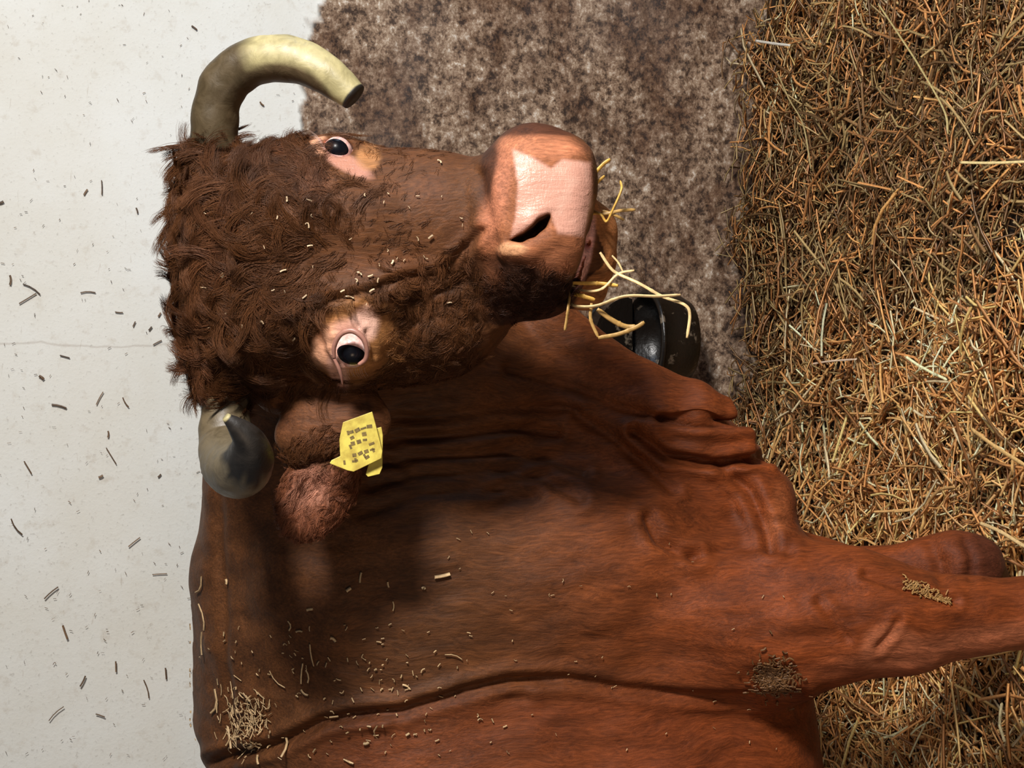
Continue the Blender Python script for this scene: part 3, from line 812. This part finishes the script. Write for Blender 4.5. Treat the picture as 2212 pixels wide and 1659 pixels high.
e1 = eye(760, 754, H - .044, 41, 31, 22, np.array([0.06, 0.42, -1.0]), None)
e2 = eye(729, 328, H - .004, 33, 27, 18, np.array([0.0, -0.25, -1.0]), None)
for rims in (
    [[(722, 775, H - .070, 4), (722, 748, H - .078, 6), (736, 722, H - .086, 7), (760, 714, H - .088, 8), (782, 728, H - .088, 7), (792, 752, H - .082, 6), (790, 775, H - .074, 6), (775, 788, H - .07, 5)],
     [(722, 775, H - .070, 4), (731, 794, H - .066, 5), (737, 812, H - .060, 4), (740, 830, H - .052, 2)]],
    [[(690, 300, H - .016, 4), (700, 325, H - .026, 7), (718, 342, H - .036, 8), (742, 350, H - .038, 8), (762, 340, H - .030, 6), (764, 325, H - .02, 4)]]):
    mb = MB()
    for r_ in rims:
        v, f = lid(r_, None); mb.add(v, f, srgb(172, 122, 106))
    o = mb.build('eyelid', mat_lid, None); o.data.transform(Matrix.Translation(Vector(CINV))); o.parent = cow
# lashes
def hair_part(name, P, R, C, mat, parent=None):
    v, q, c = strands(P, R, C); o = cowpart(name, v, q, mat, parent); set_color(o, c); return o
mat_hair, nt, b = new_mat('hair')
nt.links.new(attr(nt, 'tone'), b.inputs['Base Color']); b.inputs['Roughness'].default_value = 0.5
b.inputs['Specular IOR Level'].default_value = 0.25
def lashes(a, b_, D, n, dirv, L, colr, parent=None):
    t = np.linspace(0, 1, n) + rng.normal(0, .02, n); S = 5
    root = np.array([V(a[0] + (b_[0] - a[0]) * s, a[1] + (b_[1] - a[1]) * s, D) for s in t])
    dd = np.array(dirv, float); P = np.zeros((n, S, 3))
    for j in range(S):
        u = j / (S - 1); P[:, j] = root + (dd * u + np.array([dd[1], -dd[0], 0]) * 0.4 * u * u) * (L * rng.uniform(.8, 1.2, n))[:, None]
    R = np.linspace(0.00032, 0.0001, S)[None].repeat(n, 0)
    return hair_part('eyelashes', v2w(P.reshape(-1, 3)).reshape(P.shape), R, np.tile(colr, (n, 1)), mat_hair)
lashes((690, 302), (708, 335), H - .028, 10, (-0.4, -0.9, -0.4), 0.016, srgb(200, 170, 155))
lashes((738, 800), (786, 794), H - .070, 11, (0.05, 0.95, -0.35), 0.013, srgb(70, 42, 30))

# --- curly hair on the poll and forehead, tufts on cheeks, fringe in the ear
vis = np.where((CN[:, 2] < 0.35))[0]
def grow(mask, nclump, per, L, curl, spread, rad, flow, tone, seed, lift=0.45):
    r = np.random.default_rng(seed)
    w = mask[vis]; w = w / w.sum()
    roots = vis[r.choice(len(vis), nclump, p=w)]
    Pn = CV[roots]; Nn = CN[roots]; n = nclump
    fl = flow(PX[roots], PY[roots], r)                      # photo-plane flow
    T = np.concatenate([fl, np.zeros((n, 1))], 1); T = T - Nn * (T * Nn).sum(1)[:, None]; T /= np.linalg.norm(T, axis=1)[:, None] + 1e-9
    B = np.cross(Nn, T)
    S = 9; t = np.linspace(0, 1, S)
    Lc = L * r.uniform(.6, 1.25, n); ph = r.uniform(0, 6.28, n); om = curl * r.uniform(.6, 1.3, n) * r.choice([-1, 1], n)
    ang = om[:, None] * t[None]                              # lock turns within the surface plane
    seg = (Lc / (S - 1))[:, None, None]
    dirs = T[:, None] * np.cos(ang)[..., None] + B[:, None] * np.sin(ang)[..., None] + Nn[:, None] * (lift * (1 - 1.35 * t))[None, :, None]
    guide = Pn[:, None] + np.cumsum(dirs, 1) * seg - dirs[:, :1] * seg - Nn[:, None] * 0.001
    # strands of a lock converge towards its tip
    offs = r.normal(0, spread, (n, per, 2))
    conv = (1 - 0.45 * t)[None, None, :, None]
    Pst = guide[:, None] + (B[:, None] * offs[..., :1] + Nn[:, None] * np.abs(offs[..., 1:]) * 0.5)[:, :, None] * conv
    Pst = Pst + (T[:, None] * r.normal(0, spread, (n, per, 1)))[:, :, None]
    wob = r.normal(0, 0.0008, Pst.shape) * t[None, None, :, None]
    Pst = (Pst + wob).reshape(n * per, S, 3)
    R = (rad * r.uniform(.7, 1.2, (n * per, 1))) * (1 - 0.8 * t ** 2)[None]
    base = col[roots] * 1.0
    C = np.repeat(base * tone * r.uniform(.80, 1.22, (n, 1)), per, 0) * r.uniform(.85, 1.18, (n * per, 1))
    return Pst, R, np.clip(C, 0, 1)
def flow_head(x, y, r):
    # hair radiates from the forehead whorl towards the poll and the horns
    dx = x - 760; dy = (y - 540) * 1.3; l = np.hypot(dx, dy) + 1; a = np.arctan2(dy, dx) + r.normal(0, .55, len(x))
    return np.stack([np.cos(a), np.sin(a)], 1)
def flow_side(x, y, r):
    a = math.radians(100) + r.normal(0, .7, len(x)); return np.stack([np.cos(a), np.sin(a)], 1)
not_bare = (1 - skin_m) * (PY < 850) * (PX < 1040) * (1 - blob(752, 742, 92, 84, 20, .1)) * (1 - blob(790, 700, 55, 60, 20, .1)) * (1 - blob(740, 340, 84, 34, 28, .1))
poll_mask = is_head * (1 - sm(PX, 430, 640)) * not_bare + 1e-9
crown_mask = is_head * (1 - sm(PX, 560, 800)) * not_bare + 1e-9
cheek_mask = (blob(960, 700, 190, 130, -20, .4) + blob(600, 730, 190, 120, 0, .4)) * is_head * not_bare * (1 - blob(750, 745, 90, 90, 0, .1)) + 1e-9
g1 = grow(poll_mask, 620, 46, 0.060, 1.5, 0.0042, 0.00036, flow_head, 1.05, 1, 0.12)
g2 = grow(crown_mask, 1300, 28, 0.040, 1.3, 0.0036, 0.00032, flow_head, 1.05, 2, 0.10)
g3 = grow(cheek_mask, 1300, 20, 0.022, 1.4, 0.0030, 0.00030, flow_side, 1.05, 3, 0.12)
face_mask = is_head * not_bare * (1 - sm(PX, 700, 1000)) * (1 - blob(750, 745, 70, 70, 0, .1)) * (1 - blob(740, 345, 80, 30, 28, .1)) + 1e-9
g4 = grow(face_mask, 2600, 10, 0.012, 0.6, 0.0022, 0.00028, flow_head, 1.0, 4, 0.12)
lip_mask = blob(1130, 625, 95, 50, -8, .4) * is_head * (CN[:, 2] < .3) + 1e-9
g6 = grow(lip_mask, 420, 18, 0.016, 1.2, 0.0026, 0.00028, flow_side, 1.0, 6, 0.10)
gs = [g1, g2, g3, g4, g6]
hair_part('head_hair', v2w(np.vstack([q[0] for q in gs]).reshape(-1, 3)).reshape(-1, 9, 3), np.vstack([q[1] for q in gs]), np.vstack([q[2] for q in gs]), mat_hair)
ear_mask = ear_zone * (CN[:, 2] < 0.35) * (blob(690, 1060, 110, 130, 22, 0.2)) + 1e-9
def flow_ear(x, y, r):
    a = math.radians(115) + r.normal(0, .5, len(x)); return np.stack([np.cos(a), np.sin(a)], 1)
g5 = grow(ear_mask, 700, 12, 0.018, 0.8, 0.0018, 0.00035, flow_ear, 1.0, 5, 0.35)
hair_part('ear_hair', v2w(g5[0].reshape(-1, 3)).reshape(-1, 9, 3), g5[1], g5[2], mat_hair)

# --- ear tags
mat_tag, nt, b = new_mat('yellow_ear_tag_plastic'); n1 = noise(nt, mapping(nt), 60, 4)
nt.links.new(ramp(nt, [(0.35, srgb(178, 154, 62)), (0.6, srgb(214, 196, 86))], n1).outputs[0], b.inputs['Base Color']); b.inputs['Roughness'].default_value = 0.45
mat_ink, nt, b = new_mat('tag_ink'); n1 = noise(nt, mapping(nt), 200, 3)
nt.links.new(ramp(nt, [(0.35, srgb(84, 66, 26)), (0.65, srgb(120, 98, 42))], n1).outputs[0], b.inputs['Base Color']); b.inputs['Roughness'].default_value = 0.6
def plate(poly, D, thick, name, mat, parent=None, tilt=None):
    """poly in photo px; D(px,py) depth of the front face"""
    f0 = [at(x, y, D(x, y)) for x, y in poly]; f1 = [at(x, y, D(x, y) + thick) for x, y in poly]
    n = len(poly); fs = [tuple(range(n))[::-1], tuple(range(n, 2 * n))] + [(i, (i + 1) % n, n + (i + 1) % n, n + i) for i in range(n)]
    v = np.array(f0 + f1); 
    o = cowpart(name, v, fs, mat, parent, False)
    bm_ = o.modifiers.new('bevel', 'BEVEL'); bm_.width = 0.0006; bm_.segments = 2
    return o
TD = lambda x, y: H - 0.012 + (x - 770) * 0.00010 - (y - 950) * 0.00006
t2 = plate([(812, 925), (824, 922), (827, 940), (826, 1010), (820, 1024), (795, 1030), (790, 1025), (797, 1000), (808, 985)], lambda x, y: TD(x, y) + 0.012, 0.002, 'ear_tag', mat_tag)
t2['label'] = 'yellow back plate of the ear tag, mostly hidden'
t1 = plate([(741, 912), (804, 889), (811, 915), (826, 975), (824, 990), (795, 1004), (764, 1019), (750, 1016), (712, 1001), (716, 994), (735, 985), (733, 950)], TD, 0.002, 'ear_tag', mat_tag)
t1['label'] = 'yellow front plate of the ear tag with worn dark markings'
# worn markings: barcode-like rows and digits of the tag
ink = MB()
def quad_on_tag(x, y, w, h_, ang):
    a = math.radians(ang); ca, sa = math.cos(a), math.sin(a)
    pts = [(x + ca * u - sa * v_, y + sa * u + ca * v_) for u, v_ in ((-w, -h_), (w, -h_), (w, h_), (-w, h_))]
    return pts
rt = random.Random(5)
for r_ in range(6):
    yy = 921 + r_ * 12.5; ln = [17, 21, 24, 22, 24, 20][r_]
    nseg = 4
    for s_ in range(nseg):
        if rt.random() < .18: continue
        x = 800 + r_ * 1.6 - s_ * 13 - 2; y = yy + s_ * 4.0
        pts = quad_on_tag(x, y, rt.uniform(4.2, 6.6), rt.uniform(1.8, 4.2), -18 + rt.uniform(-14, 14))
        ink.add([at(px, py, TD(px, py) - 0.0005) for px, py in pts], [(0, 1, 2, 3)], (1, 1, 1))
for x, y in ((744, 999), (768, 994), (788, 985), (806, 972), (757, 965), (752, 935)):
    pts = quad_on_tag(x, y, 2.4, 4.6, -25 + rt.uniform(-20, 20)); ink.add([at(px, py, TD(px, py) - 0.0005) for px, py in pts], [(3, 2, 1, 0)], (1, 1, 1))
ib = ink.build('tag_print', mat_ink, None, False); ib.data.transform(Matrix.Translation(Vector(CINV))); ib.parent = t1

# ------------------------------------------------------------------ drinking bowl on the wall
mat_bowl, nt, b = new_mat('black_drinking_bowl'); n1 = noise(nt, mapping(nt), 22, 5, 0.6); n2 = noise(nt, mapping(nt), 60, 4)
c = mixc(nt, ramp(nt, [(0.60, g(0)), (0.66, g(1))], n1).outputs[0], (0.010, 0.007, 0.005), srgb(112, 98, 82))
nt.links.new(c, b.inputs['Base Color']); b.inputs['Roughness'].default_value = 0.32
nt.links.new(bump(nt, n2, 0.4, 0.004), b.inputs['Normal'])
bc_ = at_y(1400, 735, WALL_Y - 0.13)
bowl = bpy.data.objects.new('drinking_bowl', None); COL.objects.link(bowl); bowl.location = tuple(bc_)
tag(bowl, 'round black drinking bowl mounted on the dirty wall behind the cow\'s muzzle', 'drinking bowl')
def lathe(profile, n=48, squash=1.0):
    v, f = [], []
    for (r_, z) in profile:
        for k_ in range(n):
            a = 2 * math.pi * k_ / n; v.append((r_ * math.cos(a), r_ * math.sin(a) * squash, z))
    for i in range(len(profile) - 1):
        for k_ in range(n):
            k2 = (k_ + 1) % n; f.append((i * n + k_, i * n + k2, (i + 1) * n + k2, (i + 1) * n + k_))
    return v, f
v, f = lathe([(0.005, -0.112), (0.07, -0.110), (0.10, -0.098), (0.115, -0.070), (0.120, -0.04), (0.121, 0.0), (0.127, 0.002), (0.128, 0.008), (0.122, 0.012), (0.112, 0.011), (0.110, 0.0), (0.105, -0.04), (0.09, -0.07), (0.05, -0.09), (0.004, -0.094)])
mesh_obj('bowl_shell', v, f, mat_bowl, bowl)
# back plate and hood rising behind the bowl
prof = []
vv, ff = [], []
nseg = 20
for i in range(nseg + 1):
    a = math.pi * i / nseg; x = 0.105 * math.cos(a); z = 0.02 + 0.115 * math.sin(a)
    vv += [(x, 0.125, z), (x, 0.03 + 0.03 * (1 - math.sin(a)), z * 0.92)]
for i in range(nseg): ff.append((2 * i, 2 * i + 2, 2 * i + 3, 2 * i + 1))
ff.append(tuple(2 * i for i in range(nseg + 1))); ff.append(tuple(2 * i + 1 for i in range(nseg, -1, -1)))
mesh_obj('back_hood', vv, ff, mat_bowl, bowl, False).modifiers.new('b', 'BEVEL').width = 0.006
# ------------------------------------------------------------------ loose straws held in the mouth
GOLD = srgb(226, 178, 86); PALE = srgb(236, 204, 146); TAN = srgb(190, 150, 86)
def stalk(name, pts, col_, label, cat, group, r0=3.2, flat=0.55):
    P = spline([(p[0], p[1], p[2] * 1000) for p in pts], 8 * len(pts))
    W_ = np.array([at(p[0], p[1], p[2] / 1000) for p in P]); n = len(W_)
    R = np.full(n, r0 * H / F_PX); R[:2] *= 0.8; R[-2:] *= 0.75
    for q in range(n // 2, n // 2 + 1): R[q] *= 1.25
    v, f = tube(W_, R, 8, True, flat)
    c0 = v.mean(0)
    o = mesh_obj(name, v - c0, f, mat_straw); o.location = tuple(c0)
    set_color(o, np.tile(col_, (len(v), 1)))
    tag(o, label, cat, group); return o
Mo = H - .01
GR = 'straws hanging from the cow\'s mouth'
for pts, c_, lb, r0 in (
    ([(1278, 478, H + .01), (1272, 430, Mo), (1280, 385, Mo - .02), (1300, 358, Mo - .02), (1318, 344, Mo - .02)], GOLD, 'broad golden straw at the muzzle, highest of those in the mouth', 5.0),
    ([(1276, 470, H + .01), (1280, 420, Mo), (1290, 395, Mo - .01), (1306, 380, Mo - .01)], GOLD, 'short golden straw lying along the edge of the pink muzzle', 4.2),
    ([(1262, 465, H + .01), (1295, 462, Mo - .01), (1310, 478, Mo - .01), (1325, 450, Mo - .02), (1342, 410, Mo - .02), (1340, 392, Mo - .01)], GOLD, 'golden straw that loops out beside the chin', 4.6),
    ([(1268, 450, H + .01), (1300, 462, Mo), (1340, 455, Mo), (1372, 453, Mo + .01)], TAN, 'straw pointing away from the chin toward the dirty wall', 3.6),
    ([(1300, 455, Mo), (1322, 462, Mo), (1348, 475, Mo + .005)], TAN, 'short forked straw below the looping one at the chin', 3.2),
    ([(1296, 545, Mo - .01), (1318, 578, Mo - .01), (1336, 592, Mo - .01), (1380, 612, Mo - .02), (1430, 640, Mo - .02), (1478, 658, Mo - .02), (1490, 680, Mo - .02), (1484, 730, Mo - .02)], PALE, 'long bent pale straw reaching past the black drinking bowl', 3.6),
    ([(1322, 552, Mo), (1336, 568, Mo), (1346, 588, Mo)], PALE, 'short thin pale straw beside the whiskers of the chin', 2.2),
    ([(1230, 612, H + .0), (1275, 612, Mo), (1300, 613, Mo), (1335, 617, Mo - .01)], GOLD, 'short thick straw end just below the chin', 4.6),
    ([(1230, 615, H + .0), (1262, 628, Mo), (1300, 624, Mo - .01), (1335, 592, Mo - .01), (1370, 584, Mo - .01)], PALE, 'thin curved straw crossing over the short thick ends', 2.8),
    ([(1228, 632, H - .0), (1260, 640, Mo - .01), (1285, 648, Mo - .01)], GOLD, 'brightest yellow straw stub at the corner of the mouth', 5.2),
    ([(1226, 655, H - .0), (1250, 662, Mo - .01), (1290, 660, Mo - .02), (1350, 640, Mo - .03), (1420, 640, Mo - .03), (1470, 637, Mo - .03)], PALE, 'long straight pale straw across the black drinking bowl', 4.2),
    ([(1232, 625, H - .0), (1228, 660, Mo - .02), (1224, 690, Mo - .02), (1220, 714, Mo - .02)], TAN, 'flat straw hanging down at the corner of the mouth', 4.4),
    ([(1278, 655, Mo - .01), (1276, 690, Mo - .01), (1292, 728, Mo - .01)], TAN, 'straw dropping from the mouth in front of the throat', 4.2),
    ([(1292, 730, Mo - .01), (1335, 722, Mo - .01), (1372, 708, Mo - .01), (1392, 696, Mo - .01)], TAN, 'lowest broad straw of the wisp in front of the bowl', 5.0),
    ([(1290, 668, Mo - .01), (1320, 690, Mo - .005), (1350, 705, Mo), (1375, 706, Mo)], TAN, 'slanting straw closing the triangle of the wisp', 5.6)):
    stalk('straw_stalk', pts, c_, lb, 'straw', GR, r0)

GF = 'long loose stalks on top of the straw bedding'
def floor_stalk(pts, z, col_, label, r0):
    P = spline([at_z(x, y, z + 0.006 * i) for i, (x, y) in enumerate(pts)], 10 * len(pts)); n = len(P)
    R = np.full(n, r0); R[-3:] *= 0.8; R[n // 2] *= 1.2
    v, f = tube(P, R, 8, True, 0.6); c0 = v.mean(0); o = mesh_obj('straw_stalk', v - c0, f, mat_straw); o.location = tuple(c0)
    set_color(o, np.tile(col_, (len(v), 1))); tag(o, label, 'straw', GF)
floor_stalk([(2075, 351), (2140, 352), (2225, 349)], 0.13, srgb(252, 226, 160), 'bright straight pale yellow stalk on the bedding, cut by the frame edge', 0.0032)
floor_stalk([(1898, 10), (1945, 80), (1990, 150), (2040, 240), (2048, 290)], 0.12, srgb(196, 176, 118), 'very long greenish stalk lying across the top part of the bedding', 0.0034)
floor_stalk([(1680, 158), (1705, 215), (1735, 270), (1752, 365)], 0.13, srgb(186, 164, 112), 'long thin stalk at the edge of the bedding along the dirty wall', 0.0028)
floor_stalk([(1632, 88), (1670, 94), (1706, 98)], 0.12, srgb(246, 240, 224), 'short white stalk sticking out from the bedding against the wall', 0.0034)
floor_stalk([(2100, 928), (2150, 965), (2222, 1010)], 0.155, srgb(232, 188, 120), 'thick golden stalk above the cow\'s lifted far knee, cut by the frame edge', 0.0042)
floor_stalk([(2118, 1130), (2160, 1148), (2222, 1186)], 0.15, srgb(236, 200, 140), 'golden stalk lying right next to the cow\'s lifted far knee', 0.0036)
floor_stalk([(1755, 786), (1795, 780), (1850, 776)], 0.12, srgb(250, 220, 190), 'short pale pinkish stalk at the middle of the bedding\'s wall side', 0.0032)

# ------------------------------------------------------------------ chaff on the cow and on the wall
def surf_at(px, py):
    i = np.argmin((PX - px) ** 2 + (PY - py) ** 2 + np.where(CN[:, 2] < -0.05, 0, 1e6) + (PD - 1.7) * 30)
    return i
def chaff(name, spots, label, cat, colr, seed):
    r = np.random.default_rng(seed); P, R, C = [], [], []
    for (x, y, L, w) in spots:
        i = surf_at(x, y); p = CV[i] + CN[i] * 0.004; a = r.uniform(0, math.pi)
        d = np.array([math.cos(a), math.sin(a), 0]); d = d - CN[i] * np.dot(d, CN[i]); d /= np.linalg.norm(d)
        m = p[2] / F_PX; s = np.cross(CN[i], d) * r.normal(0, .15) * L * m
        t = np.linspace(-.5, .5, 4)
        P.append(p + d * (t * L * m)[:, None] + s * (t ** 2 * 4)[:, None]); R.append(np.full(4, w * m)); C.append(colr * r.uniform(.7, 1.15))
    v, q, c = strands(v2w(np.array(P).reshape(-1, 3)).reshape(-1, 4, 3), np.array(R), np.array(C))
    o = mesh_obj(name, v, q, mat_straw); set_color(o, np.clip(c, 0, 1)); tag(o, label, cat, kind='stuff'); return o
r = np.random.default_rng(21)
hs = [(430, 484, 18, 2.6), (381, 505, 14, 2.2), (620, 432, 12, 2.5), (666, 434, 12, 2), (668, 487, 12, 2.2), (670, 530, 12, 2.2), (485, 596, 11, 5), (440, 620, 26, 1.8), (611, 583, 14, 2.2),
      (495, 672, 22, 2.2), (436, 682, 10, 2), (458, 706, 10, 2.4), (529, 702, 10, 2), (567, 691, 9, 2.6), (638, 729, 10, 2), (658, 644, 12, 2.2), (739, 629, 10, 2.2), (757, 646, 20, 2.4), (800, 600, 12, 2.2),
      (775, 607, 10, 2), (780, 589, 12, 2), (815, 603, 10, 2), (799, 625, 12, 2.4), (849, 567, 10, 2.6), (931, 512, 12, 2.6), (905, 514, 10, 1.6), (918, 557, 12, 1.4), (949, 353, 12, 2), (972, 650, 10, 1.8), (600, 470, 8, 2)]
for _ in range(26): hs.append((r.uniform(420, 1000), r.uniform(420, 660), r.uniform(4, 8), r.uniform(.8, 1.6)))
chaff('chaff', hs, 'pale bits of chaff stuck in the hair of the cow\'s head', 'chaff', srgb(226, 196, 156), 3)
bs = [(955, 1241, 34, 5), (913, 1272, 8, 4), (752, 1272, 12, 4), (780, 1250, 22, 2.6), (840, 1266, 12, 2.4), (490, 1256, 10, 3), (725, 1376, 14, 4), (671, 1316, 14, 3), (630, 1350, 22, 2), (648, 1362, 16, 2.2),
      (675, 1410, 60, 2), (655, 1450, 50, 2), (670, 1460, 30, 2.2), (600, 1470, 50, 1.5), (660, 1497, 20, 3), (880, 1480, 20, 2.6), (720, 1545, 20, 2.4), (800, 1566, 9, 3), (880, 1584, 9, 3), (625, 1612, 50, 3),
      (810, 1580, 50, 2), (565, 1640, 20, 3), (755, 1642, 24, 3), (795, 1605, 12, 4), (435, 1270, 55, 2.4), (440, 1330, 60, 2.4), (438, 1390, 50, 2.2), (470, 1520, 60, 3), (490, 1590, 60, 3), (545, 1610, 34, 5), (520, 1590, 26, 3),
      (980, 1415, 40, 1.4), (850, 1310, 20, 1.6)]
for _ in range(150):
    t_ = r.random(); bs.append((r.normal(720, 190), 1380 + r.uniform(-40, 260), r.uniform(4, 12), r.uniform(.8, 2.0)))
for _ in range(170): bs.append((r.normal(530, 30), r.normal(1560, 38), r.uniform(8, 26), r.uniform(.8, 1.8)))
for _ in range(40): bs.append((r.uniform(900, 1700), r.uniform(1150, 1640), r.uniform(4, 9), r.uniform(.6, 1.3)))
chaff('chaff', bs, 'pale chaff and straw bits scattered over the cow\'s shoulder and back', 'chaff', srgb(200, 168, 124), 4)
ds = [(r.normal(1668, 24), r.normal(1462, 22), r.uniform(6, 14), r.uniform(1.2, 3)) for _ in range(420)]
chaff('dung_clump', ds, 'crumbly dried dung clump stuck on the cow\'s elbow', 'dung', srgb(120, 84, 50), 5)
ds = [(x_, 1262 + (x_ - 1955) * 0.42 + r.normal(0, 5), r.uniform(6, 14), r.uniform(1, 2.4)) for x_ in r.uniform(1950, 2050, 150)]
chaff('straw_crust', ds, 'light straw crust stuck between the cow\'s two forelegs', 'straw', srgb(186, 142, 84), 6)
# chaff stuck on the whitewash
wsp = [(140, 1366, 30, 5), (33, 1140, 40, 3), (128, 876, 30, 5), (90, 815, 12, 6), (24, 605, 20, 5), (70, 622, 40, 3), (60, 645, 40, 3), (257, 675, 16, 3), (345, 680, 10, 4), (325, 710, 10, 4), (340, 740, 20, 3), (110, 1280, 36, 3.4),
       (290, 1171, 30, 3), (345, 1240, 30, 2.4), (180, 1472, 24, 4), (250, 1440, 22, 4), (358, 1455, 24, 4), (318, 1488, 40, 3), (120, 1540, 40, 2.4), (217, 1545, 20, 3), (270, 870, 24, 3), (215, 860, 30, 2.6), (140, 770, 20, 3),
       (235, 938, 14, 4), (240, 985, 40, 2.4), (290, 700, 12, 3), (60, 1010, 30, 3), (218, 1030, 10, 5), (345, 1028, 9, 4), (296, 455, 12, 4), (185, 415, 14, 4), (220, 405, 30, 3), (190, 630, 30, 3), (3, 438, 10, 6), (565, 225, 12, 4), (420, 60, 14, 4)]
for _ in range(260): wsp.append((r.uniform(0, 640), r.uniform(0, 1640), r.uniform(3, 8), r.uniform(.7, 1.6)))
P, R, C = [], [], []
for (x, y, L, w) in wsp:
    c0 = at_y(x, y, WALL_Y - 0.006); a = r.uniform(0, 3.14); m = 3.5 / F_PX; d = np.array([math.cos(a), 0, math.sin(a)])
    t = np.linspace(-.5, .5, 4); b2 = np.array([-d[2], 0, d[0]]) * r.normal(0, .05) * L * m
    P.append(c0 + d * (t * L * m)[:, None] + b2 * (t ** 2 * 4)[:, None]); R.append(np.full(4, w * .5 * m)); C.append(srgb(104, 80, 58) * r.uniform(.6, 1.9))
v, q, c = strands(np.array(P), np.array(R), np.array(C)); o = mesh_obj('chaff', v, q, mat_straw); set_color(o, np.clip(c, 0, 1))
tag(o, 'small dark bits of chaff stuck on the whitewashed wall', 'chaff', kind='stuff')
print('cow verts', len(CV), 'faces', len(CF))
